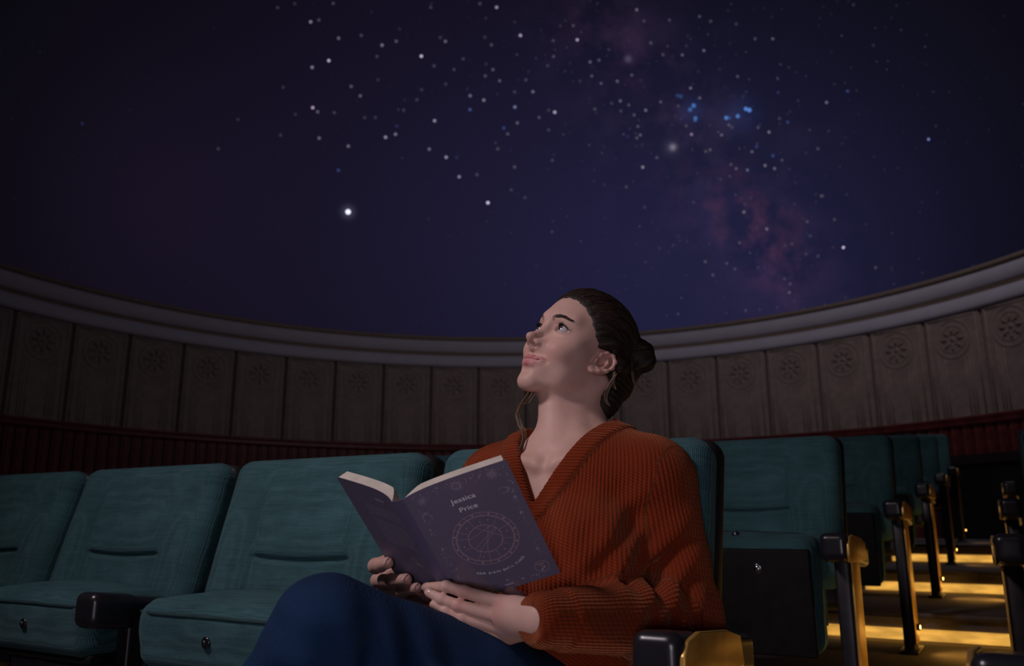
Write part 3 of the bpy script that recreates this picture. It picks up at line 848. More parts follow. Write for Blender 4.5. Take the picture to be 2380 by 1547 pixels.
# neck / chest in world space
NB = T2W((0.0, -.022, .005)); NT_ = H2W((0, -.026, -.052))
STERN = T2W((0, .062, -.020))
def sdf_trunk_skin(P):
    t = W2T(P)
    t[:, 0] = np.abs(t[:, 0])
    d = sd_ell(t, (0, 0, -.15), (.145, .088, .20))
    d = smin(d, sd_cone(t, (0, 0, -.03), (.135, -.012, -.032), .052, .048), .05)
    d = smin(d, sd_cone(t, (.020, -.03, .045), (.12, -.02, -.012), .022, .034), .035)
    d = smin(d, sd_ell(t, (.07, .06, -.18), (.06, .055, .065)), .05)
    return d
def sdf_neck(P, t):
    d = sd_cone(P, NB, NT_, .053, .0485)
    # windpipe front, muscles from behind the ear to the breastbone, collar bones
    d = smin(d, sd_cone(P, T2W((0, .030, -.008)), H2W((0, .022, -.078)), .030, .026), .03)
    return d
def sdf_skin(P):
    t = W2T(P)
    d = sdf_trunk_skin(P)
    d = smin(d, sdf_neck(P, t), .035)
    for s in (-1, 1):
        d = smin(d, sd_chain(P, [H2W((s * .058, -.030, -.045)), T2W((s * .036, .035, .020)), T2W((s * .013, .068, -.022))], [.013, .0105, .006], .01), .018)
        d = smin(d, sd_chain(P, [T2W((s * .016, .073, -.024)), T2W((s * .065, .066, -.010)), T2W((s * .125, .020, .006))], [.0060, .0060, .008], .01), .018)
    d = ssub(d, sd_ell(t, (0, .090, -.010), (.010, .012, .010)), .018)               # notch between the collar bones
    q = W2H(P)
    near = (q * q).sum(1) < .2 ** 2
    if near.any():
        dd = d[near]
        d[near] = smin(dd, sdf_face(q[near]) * HS, .018)
    return d
# skin colouring: lips, blush, nail-free; a colour attribute holds the tint of the skin itself
def add_color(me, name, cols):
    at = me.color_attributes.new(name, 'FLOAT_COLOR', 'POINT')
    at.data.foreach_set('color', np.c_[cols, np.ones(len(cols))].astype(np.float32).ravel())
def add_float(me, name, vals):
    at = me.attributes.new(name, 'FLOAT', 'POINT')
    at.data.foreach_set('value', np.asarray(vals, np.float32))
SKIN = np.array([0.66, 0.41, 0.34]); LIP = np.array([0.50, 0.10, 0.135]); BLUSH = np.array([0.60, 0.27, 0.23])
def skin_colors(W):
    c = np.tile(SKIN, (len(W), 1))
    q = W2H(W.astype(np.float32)); x = np.abs(q[:, 0]); y = q[:, 1]; z = q[:, 2]
    g = lambda p, s: np.exp(-(((np.c_[x, y, z] - p) / s) ** 2).sum(1))
    def mix(w, col):
        nonlocal c
        w = np.clip(w, 0, 1)[:, None]; c = c * (1 - w) + col * w
    mix(g((.038, .066, -.034), (.020, .025, .018)) * .55, BLUSH)
    mix(g((0, .112, -.033), (.014, .014, .012)) * .45, BLUSH)
    mix(g((.076, -.004, -.018), (.014, .03, .035)) * .6, BLUSH)
    pts = np.c_[x, y, z].astype(np.float32)
    ul = sd_chain(pts, [(0, .0900, -.0582), (.0055, .0904, -.0573), (.016, .0852, -.0582), (.0235, .0803, -.0560), (.0306, .0757, -.0534)], [.0037, .0041, .0038, .0032, .0014])
    ll = sd_chain(pts, [(0, .0885, -.0682), (.011, .0865, -.0674), (.0215, .0808, -.0622), (.0300, .0754, -.0550)], [.0054, .0052, .0038, .0014])
    lip = np.minimum(ul, ll)
    mix(1 / (1 + np.exp((lip - .0004) / .0007)), LIP)
    return c
def mat_skin():
    k = NT('skin'); k.base(0.52, 0, 0.3)
    at = k.node('ShaderNodeVertexColor', layer_name='tint')
    tc = k.node('ShaderNodeTexCoord')
    nz = k.node('ShaderNodeTexNoise', inp={'Vector': (tc, 'Object'), 'Scale': 60.0, 'Detail': 4.0})
    mx = k.node('ShaderNodeMix', data_type='RGBA', blend_type='MULTIPLY')
    mx.inputs['Factor'].default_value = 0.25
    k.link(at, 0, mx, 'A')
    r = k.ramp(nz, [(0.3, (0.75, 0.68, 0.66)), (0.7, (1, 1, 1))]); k.link(r, 0, mx, 'B')
    k.t.links.new(mx.outputs['Result'], k.b.inputs['Base Color'])
    k.b.inputs['Subsurface Weight'].default_value = 0.18
    k.b.inputs['Subsurface Radius'].default_value = (0.010, 0.004, 0.002)
    k.b.inputs['Subsurface Scale'].default_value = 0.6
    pore = k.node('ShaderNodeTexNoise', inp={'Vector': (tc, 'Object'), 'Scale': 700.0, 'Detail': 2.0})
    k.bump(pore, 0.12, 0.0006)
    return k.m
M_SKIN = mat_skin()
# ---- eyes
def mat_eye():
    k = NT('eyeball'); k.base(0.08, 0, 0.6)
    tc = k.node('ShaderNodeTexCoord')
    sp = k.node('ShaderNodeSeparateXYZ', inp={0: (tc, 'Object')})
    r = k.math('SQRT', k.math('ADD', k.math('MULTIPLY', (sp, 0), (sp, 0)), k.math('MULTIPLY', (sp, 2), (sp, 2))))
    r = k.math('MULTIPLY', r, 1 / EYE_R)
    c = k.ramp(r, [(0.0, (.004, .004, .005)), (0.20, (.005, .005, .006)), (0.22, (.10, .075, .055)), (0.40, (.055, .05, .05)), (0.47, (.02, .02, .022)), (0.52, (.55, .52, .52))])
    fr = k.math('GREATER_THAN', (sp, 1), 0.0)
    mx = k.node('ShaderNodeMix', data_type='RGBA'); k.link(fr, 0, mx, 'Factor'); mx.inputs['A'].default_value = (.6, .55, .54, 1)
    k.link(c, 0, mx, 'B'); k.t.links.new(mx.outputs['Result'], k.b.inputs['Base Color'])
    return k.m
M_EYE = mat_eye()
def uv_sphere(name, r, n=32, m=18, bulge=0.0):
    V = []; Fc = []
    for j in range(m + 1):
        t = math.pi * j / m
        for i in range(n):
            p = 2 * math.pi * i / n
            q = np.array([math.sin(t) * math.cos(p), math.cos(t), math.sin(t) * math.sin(p)])
            V.append(q * r * (1 + bulge * math.exp(-(t / 0.42) ** 2)))
    for j in range(m):
        for i in range(n):
            Fc.append((j * n + i, j * n + (i + 1) % n, (j + 1) * n + (i + 1) % n, (j + 1) * n + i))
    return mesh_from(name, V, Fc)
ME_EYE = uv_sphere('eyeball', EYE_R, 32, 18, 0.05); ME_EYE.materials.append(M_EYE)
def local_frame(origin, R, scale=1.0):
    M = Matrix(np.vstack([np.c_[R * scale, origin], [0, 0, 0, 1]]).tolist())
    return M
def add_eyes(person):
    for s in (-1, 1):
        g = np.array([0.10, 1.0, 0.33]); g /= np.linalg.norm(g)
        xa = np.cross(g, [0, 0, 1]); xa /= np.linalg.norm(xa); za = np.cross(xa, g)
        Rl = HR @ np.stack([xa, g, za], 1)
        o = obj('eyeball', ME_EYE, None, person)
        o.matrix_world = local_frame(H2W(EYE_C * [s, 1, 1]), Rl, HS)
    # lashes and brows: tapered hairs
    lash = MB(); brow = MB(); rn = random.Random(3)
    for s in (-1, 1):
        for k in range(44):
            t = -1 + 2 * k / 43
            a = .0140 * t
            top = k % 1 == 0
            zz = .0004 + .0012 * math.cos(a * 150) + .0067 * math.sqrt(max(0, 1 - t * t))
            y = math.sqrt(max(1e-8, (EYE_R + .0010) ** 2 - a * a - zz * zz))
            p0 = EYE_C + [a, y, zz]
            ln = (.0062 + .003 * max(0, t)) * (0.75 + .4 * rn.random()) * (1 - .25 * abs(t))
            d1 = np.array([.35 * t + .12 + .15 * (rn.random() - .5), 1.0, .42]); d1 /= np.linalg.norm(d1)
            p1 = p0 + d1 * ln * .5; p2 = p1 + (d1 + [0.1 * t, -.25, .75]) * ln * .45
            lash.tube([H2W(p * [s, 1, 1]) for p in (p0 - d1 * .001, p1, p2)], [.00028, .00024, .00005], 4)
        for k in range(16):
            t = -0.8 + 1.6 * k / 15; a = .0132 * t
            zz = .0002 - .0052 * math.sqrt(max(0, 1 - t * t))
            y = math.sqrt(max(1e-8, (EYE_R + .0010) ** 2 - a * a - zz * zz))
            p0 = EYE_C + [a, y, zz]; d1 = np.array([.3 * t, .9, -.45])
            lash.tube([H2W(p * [s, 1, 1]) for p in (p0, p0 + d1 * .0022)], [.0002, .00005], 4)
        for k in range(300):
            t = rn.random(); across = (rn.random() - .5) * (.0078 - .0048 * t)
            bx = .0115 + .034 * t; bz = .0195 + .0095 * math.sin(min(1, t * 1.35) * 1.9) - .004 * t + across
            p0 = np.array([bx, .11, bz]); 
            # drop onto the skin along -y
            ys = np.linspace(.11, .03, 54); pts = np.c_[np.full(54, bx), ys, np.full(54, bz)].astype(np.float32)
            dv = sdf_face(pts); i = int(np.argmax(dv < 0)); p0[1] = ys[i] + .0005
            dr = np.array([.75 + .5 * t, -.45 * t - .05, .55 - .95 * t + .3 * (rn.random() - .5)]); dr /= np.linalg.norm(dr)
            L = .0058 * (0.7 + .5 * rn.random())
            brow.tube([H2W(p * [s, 1, 1]) for p in (p0, p0 + dr * L * .5 + [0, .0003, 0], p0 + dr * L + [0, -.0004, 0])], [.00027, .00024, .00005], 3)
    obj('eyelashes', lash.mesh('eyelashes', True), M_LASH, person)
    obj('eyebrows', brow.mesh('eyebrows', True), M_BROW, person)
M_LASH = mat_plain('lash', (.006, .005, .005), .5)
M_BROW = mat_plain('brow', (.045, .028, .022), .6)

# ---- hair: swept back over the skull into a low bun, with loose tendrils
BUN = W2H(U(1488, 828, 1.425)[None].astype(np.float32))[0].astype(float)
NAPE = W2H(U(1408, 905, 1.405)[None].astype(np.float32))[0].astype(float)
NAPE2 = W2H(U(1400, 938, 1.395)[None].astype(np.float32))[0].astype(float)
KNOT = np.array([0, -.100, -.035])
def sdf_hair(P0, smooth=False):
    P = P0.copy(); sx = P[:, 0].copy(); P[:, 0] = np.abs(P[:, 0])
    x, y, z = P[:, 0], P[:, 1], P[:, 2]
    cap = sd_ell(P, (0, -.010, .031), (.0725, .092, .075))
    g = (y - .022 - .56 * z - .010 * np.clip((.06 - x) / .06, 0, 1)) * .86
    low = np.where(z < 0, (y + .004 + .55 * (-z)), -1.0)
    g = smax(g, low.astype(np.float32), .006)
    th = np.clip(-g / .045, 0, 1); th = .0120 * np.sqrt(th) - .0012
    d = smax(cap - th, g, .004)
    d = smax(d, -(z + .070), .01)
    # side hair drawn over the top of the ear and back
    d = smin(d, sd_chain(P, [(.068, .004, .022), (.0735, -.016, .018), (.0690, -.045, -.004), (.045, -.085, -.030)], [.003, .0085, .013, .018], .012), .012)
    d = ssub(d, sd_ell(P, (.078, .001, -.024), (.020, .020, .030)), .006)
    # back of the head down into the knot
    d = smin(d, sd_ell(P, (0, -.082, -.020), (.050, .034, .042)), .03)
    Q = P0
    d = smin(d, sd_cone(Q, (-.010, -.085, -.035), NAPE, .030, .030), .02)
    d = smin(d, sd_ell(Q, NAPE2, (.030, .026, .030)), .025)
    d = smin(d, sd_cone(Q, KNOT * .92, BUN, .028, .024), .018)
    q = Q - BUN.astype(np.float32)
    r = np.sqrt((q * q).sum(1))
    ang = np.arctan2(q[:, 2], q[:, 1])
    bun = sd_ell(Q, BUN, (.028, .028, .032))
    bun = bun + .0030 * np.sin(ang * 2 + r * 160 + q[:, 0] * 60)
    d = smin(d, bun, .006)
    if smooth: return d
    v = Q - KNOT.astype(np.float32)
    phi = np.arctan2(v[:, 0], v[:, 2] + .02)
    d = d + .0009 * np.sin(phi * 46 + 2.0 * np.sin(v[:, 1] * 60)) + .0006 * np.sin(phi * 97 + 1.3)
    return d
def mat_hair(name='hair', c0=(.010, .006, .0045), c1=(.040, .023, .016)):
    k = NT(name); k.base(0.48, 0, 0.3)
    tc = k.node('ShaderNodeTexCoord')
    at = k.node('ShaderNodeAttribute', attribute_name='strand')
    nz = k.node('ShaderNodeTexNoise', noise_dimensions='1D', inp={'W': (at, 'Fac'), 'Scale': 1.0, 'Detail': 5.0, 'Roughness': .7})
    r = k.ramp(nz, [(0.3, c0), (0.72, c1)]); k.link(r, 0, k.b, 'Base Color')
    k.bump(nz, 0.55, 0.003)
    return k.m
M_HAIR = mat_hair()
def mat_strand(name, c0, c1):
    k = NT(name); k.base(0.42, 0, 0.4)
    oi = k.node('ShaderNodeNewGeometry')
    r = k.ramp((oi, 'Random Per Island'), [(0, c0), (1, c1)]); k.link(r, 0, k.b, 'Base Color')
    return k.m
M_STRAND = mat_strand('hair_strand', (.012, .007, .005), (.070, .041, .028))
M_BLOND = mat_strand('hair_tendril', (.10, .055, .03), (.34, .22, .14))
def hair_mesh():
    c = H2W((0, -.03, .02))
    fn = lambda P: sdf_hair(W2H(P)) * HS
    V, Q = sdf_mesh(fn, c - .19, c + .17, 0.0022)
    me = mesh_from('hair', V, Q)
    q = W2H(V.astype(np.float32)); v = q - KNOT
    phi = np.arctan2(v[:, 0], v[:, 2] + .02) * 22
    b = q - BUN; rb = np.linalg.norm(b, axis=1)
    pb = np.arctan2(b[:, 2], b[:, 1]) * 3 + rb * 300
    add_float(me, 'strand', np.where(rb < .038, pb, phi))
    me.materials.append(M_HAIR)
    return me
def surf_project(p, it=3):
    p = np.asarray(p, np.float32)[None].copy()
    for _ in range(it):
        d = sdf_hair(p)[0]; e = .002
        g = np.array([(sdf_hair(p + np.eye(3, dtype=np.float32)[i] * e)[0] - d) / e for i in range(3)])
        g /= (np.linalg.norm(g) + 1e-9)
        p = p - (g * d).astype(np.float32)
    return p[0].astype(float), g
def hair_strands():
    """individual hairs lying on the swept-back hair"""
    rn = random.Random(8); mb = MB()
    n = 520; m = 19
    A = np.zeros((n, m, 3), np.float32)
    for i in range(n):
        w = -1 + 2 * (i + rn.random()) / n
        ang = w * 1.9
        z = .075 * math.cos(ang * .62) + .004; x = .072 * math.sin(ang * .83)
        y = .027 + .56 * z - .010 * rn.random()
        p0 = np.array([x, y, z]); p1 = KNOT + np.array([.030 * math.sin(ang * .8), .0, .028 * math.cos(ang * .8)])
        t0 = rn.random() ** 3 * .45; t1 = 1 - .35 * rn.random()
        for k in range(m):
            t = t0 + (t1 - t0) * k / (m - 1)
            c = (1 - t) * p0 + t * p1
            b = math.sin(t * math.pi)
            A[i, k] = np.array([c[0] * (1 + .55 * b), c[1], c[2] * (1 + .25 * b) + .040 * b * math.cos(ang * .55)])
    P = A.reshape(-1, 3)
    for _ in range(5):
        d = np.minimum(sdf_hair(P, True), sdf_face(P)); e = .002
        g = np.stack([(np.minimum(sdf_hair(P + np.eye(3, dtype=np.float32)[i] * e, True), sdf_face(P + np.eye(3, dtype=np.float32)[i] * e)) - d) / e for i in range(3)], 1)
        g /= (np.linalg.norm(g, axis=1, keepdims=True) + 1e-9)
        P = (P - g * d[:, None] * .9).astype(np.float32)
    A = P.reshape(n, m, 3); G = g.reshape(n, m, 3)
    for _ in range(2): A[:, 1:-1] = .25 * A[:, :-2] + .5 * A[:, 1:-1] + .25 * A[:, 2:]
    for i in range(n):
        off = rn.uniform(.0002, .0009)
        pts = [H2W(A[i, k] + G[i, k] * off) for k in range(m)]
        mb.tube(pts, [.0001] + [.00042] * (m - 2) + [.0001], 4)
    return mb.mesh('hair_strands', True)
def smooth_path(pts, n=24):
    pts = np.asarray(pts, float); m = len(pts); out = []
    for i in range(n):
        t = i / (n - 1) * (m - 1); k = min(int(t), m - 2); f = t - k
        p0, p1, p2, p3 = pts[max(k - 1, 0)], pts[k], pts[k + 1], pts[min(k + 2, m - 1)]
        out.append(.5 * (2 * p1 + (p2 - p0) * f + (2 * p0 - 5 * p1 + 4 * p2 - p3) * f * f + (3 * p1 - p0 - 3 * p2 + p3) * f ** 3))
    return out
def lock(mb, px, d, n, spread, r, seed):
    rn = random.Random(seed)
    d = d if hasattr(d, '__len__') else (d, d)
    base = [U(x, y, d[0] + (d[1] - d[0]) * k / (len(px) - 1)) for k, (x, y) in enumerate(px)]
    for i in range(n):
        o = np.array([rn.gauss(0, spread), rn.gauss(0, spread), rn.gauss(0, spread * .5)])
        ph = rn.uniform(0, 6)
        pts = [b + o * (0.5 + .8 * math.sin(math.pi * min(1, (k + .5) / len(base)))) + .0010 * math.sin(k * 1.3 + ph) for k, b in enumerate(base)]
        sp = smooth_path(pts, 44)
        mb.tube(sp, [r * .7] + [r] * 42 + [r * .25], 4)
def tendrils():
    t = MB()
    lock(t, [(1262, 800), (1250, 855), (1237, 890), (1227, 915), (1212, 938), (1203, 960), (1208, 984), (1216, 1006), (1213, 1030), (1200, 1054), (1182, 1082)], (1.455, 1.30), 20, .0016, .0005, 1)
    lock(t, [(1248, 885), (1238, 912), (1222, 938)], (1.455, 1.44), 10, .0018, .0006, 2)
    d = MB()
    lock(d, [(1470, 862), (1474, 885), (1484, 900), (1497, 909)], 1.40, 8, .0010, .0005, 3)
    lock(d, [(1432, 868), (1420, 890), (1411, 912), (1409, 930), (1417, 944)], 1.345, 6, .0010, .0005, 5)
    lock(d, [(1428, 862), (1426, 890), (1430, 905)], 1.350, 5, .0010, .0005, 6)
    return t.mesh('tendril', True), d.mesh('tendril_dark', True)
# ------------------------------------------------------------------ the book: pose and cover mapping (used by the hands as well)
BR = np.array([[0.9148, 0.1729, -0.365], [-0.3727, 0.7095, -0.5981], [0.1555, 0.6832, 0.7135]])
_u, _s, _v = np.linalg.svd(BR); BR = _u @ _v
BT_ = np.array([-0.1561, 1.1459, 0.0325])
BD = 0.925                       # the book and the hands stand this much nearer than first measured
def UH(px, py, d): return U(px, py, d * BD)
BA = {1: 0.2854, -1: 0.6044}; BKW, BKH, BSP = 0.152, 0.215, 0.009
_tab = {}
for sd in (1, -1):
    n = 400; ss = np.linspace(0, BKW + .004, n); ds = ss[1] - ss[0]
    ang = BA[sd] - .098 + .5 * np.exp(-ss / .03)
    X = np.r_[0, np.cumsum(np.cos(ang[:-1]) * ds)]; Y = np.r_[0, np.cumsum(np.sin(ang[:-1]) * ds)]
    _tab[sd] = (ss, BSP + X, Y, ang)
def cover_pt(sd, s, t, off=0.0):
    """point in the book's frame: s from the spine, t down from the top, off outwards"""
    ss, X, Y, A = _tab[sd]
    x = np.interp(s, ss, X); y = np.interp(s, ss, Y); a = np.interp(s, ss, A)
    return np.stack([sd * (x + np.sin(a) * off), y - np.cos(a) * off, -np.asarray(t, float) + 0 * x], -1)
def B2W(p): return (BT_ + np.asarray(p, float) @ BR.T) * BD
def cover_hit(px, py, sd, off=0.0):
    """point of the (nearly flat) cover seen at a pixel, lifted by off"""
    a = BA[sd]
    O = B2W((sd * BSP, 0, 0)) / BD; D1 = BR @ np.array([sd * math.cos(a), math.sin(a), 0]); D2 = BR @ np.array([0, 0, -1.0])
    nrm = BR @ np.array([sd * math.sin(a), -math.cos(a), 0])
    r = U(px, py, 1.0)
    s = np.linalg.solve(np.c_[D1, D2, -r], -O)
    return r * s[2] * BD + nrm * off

# ------------------------------------------------------------------ limbs
SL, SR_ = T2W((.150, -.012, -.036)), T2W((-.150, -.012, -.036))
EL, WL = U(1590, 1440, 1.185), UH(1262, 1440, 1.085)
ER, WR_ = U(1110, 1425, 1.40), UH(962, 1425, 1.385)
def hand_left(P):
    """her left hand: back of the hand towards the viewer, fingers along the foot of the book"""
    mcp = [UH(1166, 1400, 1.135), UH(1160, 1432, 1.130), UH(1168, 1459, 1.135), UH(1185, 1480, 1.140)]
    d = sd_cone(P, WL + (EL - WL) * .35, WL, .0235, .0215)
    d = smin(d, sd_cone(P, WL, UH(1205, 1425, 1.118), .0205, .0185), .02)
    for m, r in zip(mcp, (.0108, .0104, .0100, .0092)):
        d = smin(d, sd_cone(P, WL + (m - WL) * .25, m, .014, r), .014)
    fing = [
        ([mcp[0], UH(1078, 1375, 1.158), UH(1037, 1362, 1.166), cover_hit(1003, 1352, -1, .010)], [.0092, .0077, .0070, .0062]),
        ([mcp[1], UH(1066, 1407, 1.150), UH(1027, 1392, 1.160), UH(997, 1377, 1.172)], [.0090, .0076, .0068, .0058]),
        ([mcp[2], UH(1074, 1435, 1.146), UH(1037, 1420, 1.154), UH(1008, 1405, 1.162)], [.0086, .0073, .0066, .0057]),
        ([mcp[3], UH(1096, 1450, 1.146), UH(1066, 1438, 1.150), UH(1042, 1428, 1.155)], [.0082, .0070, .0062, .0054]),
    ]
    for pts, rs in fing:
        f = sd_chain(P, pts, rs, .003)
        for q, r in zip(pts[1:3], rs[1:3]): f = smin(f, sd_sph(P, q, r * 1.08), .003)
        d = smin(d, f, .0014)
    th = sd_chain(P, [UH(1232, 1420, 1.13), UH(1206, 1396, 1.175), UH(1180, 1368, 1.230), UH(1160, 1345, 1.262)], [.0120, .0105, .0090, .0075], .006)
    d = smin(d, th, .012)
    return d
def nail_list(which):
    if which == 'L':
        return [(cover_hit(1003, 1352, -1, .010), UH(1037, 1362, 1.166), .0062), (UH(997, 1377, 1.172), UH(1027, 1392, 1.160), .0058)]
    return [(t, m, r) for (t, m, r) in RF]
RF = []
def right_fingers():
    out = []
    spec = [((879, 1309), (896, 1301), (911, 1299), (896, 1330), .0098), ((884, 1343), (921, 1338), (954, 1337), (900, 1352), .0096),
            ((897, 1367), (944, 1361), (978, 1358), (915, 1375), .0090), ((926, 1386), (966, 1384), (996, 1387), (940, 1395), .0082)]
    for pip, dip, tip, mcp, r in spec:
        t = cover_hit(*tip, -1, r * .80); m = cover_hit(*dip, -1, r * 1.05); p = cover_hit(*pip, -1, r * .55)
        k = cover_hit(*mcp, -1, -.040)
        out.append(([k, p, m, t], [r * 1.2, r * 1.08, r * .98, r * .84]))
        RF.append((t, m, r * .84))
    return out
RFING = right_fingers()
def hand_right(P):
    """her right hand: palm behind the back cover, four fingers closed round its edge"""
    d = None
    for pts, rs in RFING:
        f = sd_chain(P, pts, rs, .004)
        for q, r in zip(pts[1:3], rs[1:3]): f = smin(f, sd_sph(P, q, r * 1.04), .004)
        d = f if d is None else smin(d, f, .0030)
    for pts, rs in RFING:
        d = smin(d, sd_cone(P, pts[0], WR_, .0125, .022), .012)
    d = smin(d, sd_cone(P, WR_, WR_ + (ER - WR_) * .4, .024, .028), .02)
    th = sd_chain(P, [cover_hit(935, 1375, -1, -.05), cover_hit(925, 1335, -1, -.034), cover_hit(930, 1300, -1, -.024)], [.013, .011, .008], .006)
    return smin(d, th, .012)

# ------------------------------------------------------------------ clothing fields
def sdf_sleeve(P, S, E, W, r0, r1, r2, cuff, cut=-.021):
    up = sd_cone(P, S, E, r0, r1); fo = sd_cone(P, E, W, r1, r2)
    d = smin(up, fo, .025)
    ax = (W - E) / np.linalg.norm(W - E)
    al = (P - W.astype(np.float32)) @ ax.astype(np.float32)
    d = np.where(al > -cuff, d + .003 * np.clip((al + cuff) / .004, 0, 1), d)
    d = smax(d, al + cut, .005)
    return d
V_TIP = -.090
def vneck(t):
    """signed distance-like value of the V opening in the torso frame (negative inside)"""
    a, f, h = np.abs(t[:, 0] + .004), t[:, 1], t[:, 2]
    w = .078 * np.clip((h - V_TIP) / .150, 0, 2) ** 0.95
    return np.where(h > V_TIP, (a - w) * .82, np.sqrt(a * a + (h - V_TIP) ** 2) * .9)
def fold(P, c, axis, n, wave, amp, rad):
    q = P - c.astype(np.float32)
    return amp * np.sin((q @ axis.astype(np.float32)) * 2 * math.pi / wave) * np.exp(-((q * q).sum(1)) / rad ** 2)
def sdf_sweater(P):
    t = W2T(P)
    ta = t.copy(); ta[:, 0] = np.abs(ta[:, 0])
    d = sdf_trunk_skin(P) - .013
    d = smin(d, sd_ell(ta, (0, .010, -.29), (.150, .118, .19)), .05)
    d = smin(d, sd_ell(ta, (.062, .060, -.165), (.064, .056, .072)), .05)
    v = vneck(t)
    front = t[:, 1] > -.03
    band = np.clip((.030 - v) / .004, 0, 1)
    band = np.where(t[:, 2] > V_TIP - .02, band, 0) * front
    plk = np.exp(-((t[:, 0] + .004) / .017) ** 6) * (t[:, 2] < V_TIP + .01) * front
    d = d - .0042 * np.maximum(band, plk)
    d = smin(d, sd_cone(P, T2W((-.005, -.035, .045)), T2W((.005, -.035, .046)), .060, .060), .03)   # back neckline
    for S_, E_, W_, cf in ((SL, EL, WL, .030), (SR_, ER, WR_, .03)):
        d = smin(d, sdf_sleeve(P, S_, E_, W_, .056, .0520, .0370, cf), .030)
    # folds: elbow, inner arm, armpit, belly
    axu = (EL - SL) / np.linalg.norm(EL - SL); axf = (WL - EL) / np.linalg.norm(WL - EL)
    d = d + fold(P, EL + np.array([-.075, -.03, .055]), axu * .7 - axf * .7, 1, .036, .0075, .075)
    d = d + fold(P, EL + np.array([-.06, -.05, .0]), axf, 1, .045, .0045, .07)
    d = d + fold(P, SL + np.array([-.02, -.05, -.10]), np.array([.5, 0, -.86]), 1, .060, .0045, .07)
    d = d + fold(P, T2W((.10, .06, -.20)), np.array([.9, -.2, .35]), 1, .055, .0045, .09)
    d = d + fold(P, T2W((0.02, .10, -.28)), np.array([.2, 0, 1.0]), 1, .05, .0035, .09)
    # openings: V at the front, round the neck, and a hollow under the V so the skin shows
    cut = np.maximum(v, -(t[:, 1] + .03))
    d = ssub(d, cut, .003)
    d = ssub(d, sd_cone(P, T2W((0, -.026, -.02)), NT_ + (NT_ - NB) * .3, .066, .060), .004)
    ax = (WL - EL) / np.linalg.norm(WL - EL)
    return d
def rib_coord(W):
    P = W.astype(np.float32); t = W2T(P)
    dist = [sdf_trunk_skin(P)]
    vals = [np.arctan2(t[:, 0], t[:, 1] + .12) * .23]
    for S_, E_, W_ in ((SL, EL, WL), (SR_, ER, WR_)):
        for a, b, r in ((S_, E_, .053), (E_, W_, .045)):
            ax = (b - a) / np.linalg.norm(b - a); u = np.cross(ax, [.3, .1, 1.0]); u /= np.linalg.norm(u); w = np.cross(ax, u)
            q = P - a
            vals.append(np.arctan2(q @ u, q @ w) * r); dist.append(sd_cone(P, a, b, r, r) + (.01))
    k = np.argmin(np.stack(dist), 0)
    out = np.stack(vals)[k, np.arange(len(W))]
    v = vneck(t); on = (v < .029) & (t[:, 1] > -.03) & (t[:, 2] > V_TIP - .03)
    out = np.where(on, t[:, 2] * 1.15, out)
    along = np.where(k == 0, t[:, 2], P[:, 0] * .7 + P[:, 2] * .7)
    return out, along
KN = U(757, 1465, 0.985); ANK = U(350, 2110, 0.93)
HPL = T2W((.085, -.02, -.405)); HPR = T2W((-.085, -.02, -.405))
KNR = U(1010, 1700, 0.97); ANR = np.array([KNR[0] + .03, KNR[1] + .05, -.585])
def sdf_jeans(P):
    d = sd_ell(P, T2W((0, -.015, -.41)), (.17, .13, .11))
    th = sd_chain(P, [HPL, HPL + (KN - HPL) * .5, KN], [.088, .078, .062], .03)
    d = smin(d, th, .03)
    d = smin(d, sd_chain(P, [KN, KN + (ANK - KN) * .4, ANK], [.062, .060, .042], .02), .02)
    d = smin(d, sd_chain(P, [HPR, KNR], [.088, .066]), .02)
    d = smin(d, sd_chain(P, [KNR, ANR], [.064, .044]), .02)
    ax = (KN - HPL) / np.linalg.norm(KN - HPL); ay = (ANK - KN) / np.linalg.norm(ANK - KN)
    d = d + fold(P, KN + (HPL - KN) * .16 + np.array([.01, -.05, -.03]), ax * .9 + ay * .5, 1, .055, .007, .075)
    d = d + fold(P, KN + (ANK - KN) * .22 + np.array([.03, -.04, 0]), ax * .3 - ay * .9, 1, .05, .005, .07)
    d = d + fold(P, HPL + (KN - HPL) * .35 + np.array([0, -.06, 0]), np.array([.5, 0, .85]), 1, .07, .004, .12)
    return d

# ------------------------------------------------------------------ materials for cloth
def mat_knit():
    k = NT('rust_knit'); k.base(0.95, 0, 0.15)
    k.b.inputs['Sheen Weight'].default_value = 0.35; k.b.inputs['Sheen Roughness'].default_value = 0.45
    k.b.inputs['Sheen Tint'].default_value = (1.0, 0.45, 0.22, 1)
    a = k.node('ShaderNodeAttribute', attribute_name='rib'); b = k.node('ShaderNodeAttribute', attribute_name='along')
    tc = k.node('ShaderNodeTexCoord')
    nz = k.node('ShaderNodeTexNoise', inp={'Vector': (tc, 'Object'), 'Scale': 40.0, 'Detail': 2.0})
    ph = k.math('ADD', k.math('MULTIPLY', (a, 'Fac'), 2 * math.pi / 0.0060), k.math('MULTIPLY', nz, 1.5))
    s = k.math('ADD', k.math('MULTIPLY', k.math('SINE', ph), 0.5), 0.5)
    st = k.math('ADD', k.math('MULTIPLY', k.math('SINE', k.math('ADD', k.math('MULTIPLY', (b, 'Fac'), 2 * math.pi / 0.0046), k.math('MULTIPLY', ph, 0.5))), 0.5), 0.5)
    h = k.math('ADD', s, k.math('MULTIPLY', st, 0.30))
    fz = k.node('ShaderNodeTexNoise', inp={'Vector': (tc, 'Object'), 'Scale': 900.0, 'Detail': 2.0})
    h2 = k.math('ADD', h, k.math('MULTIPLY', fz, 0.35))
    r = k.ramp(k.math('ADD', k.math('MULTIPLY', fz, 0.7), k.math('MULTIPLY', st, 0.3)), [(0.25, (0.135, 0.0155, 0.0035)), (0.8, (0.235, 0.031, 0.0072))])
    k.link(r, 0, k.b, 'Base Color')
    k.bump(h2, 0.7, 0.0020)
    return k.m
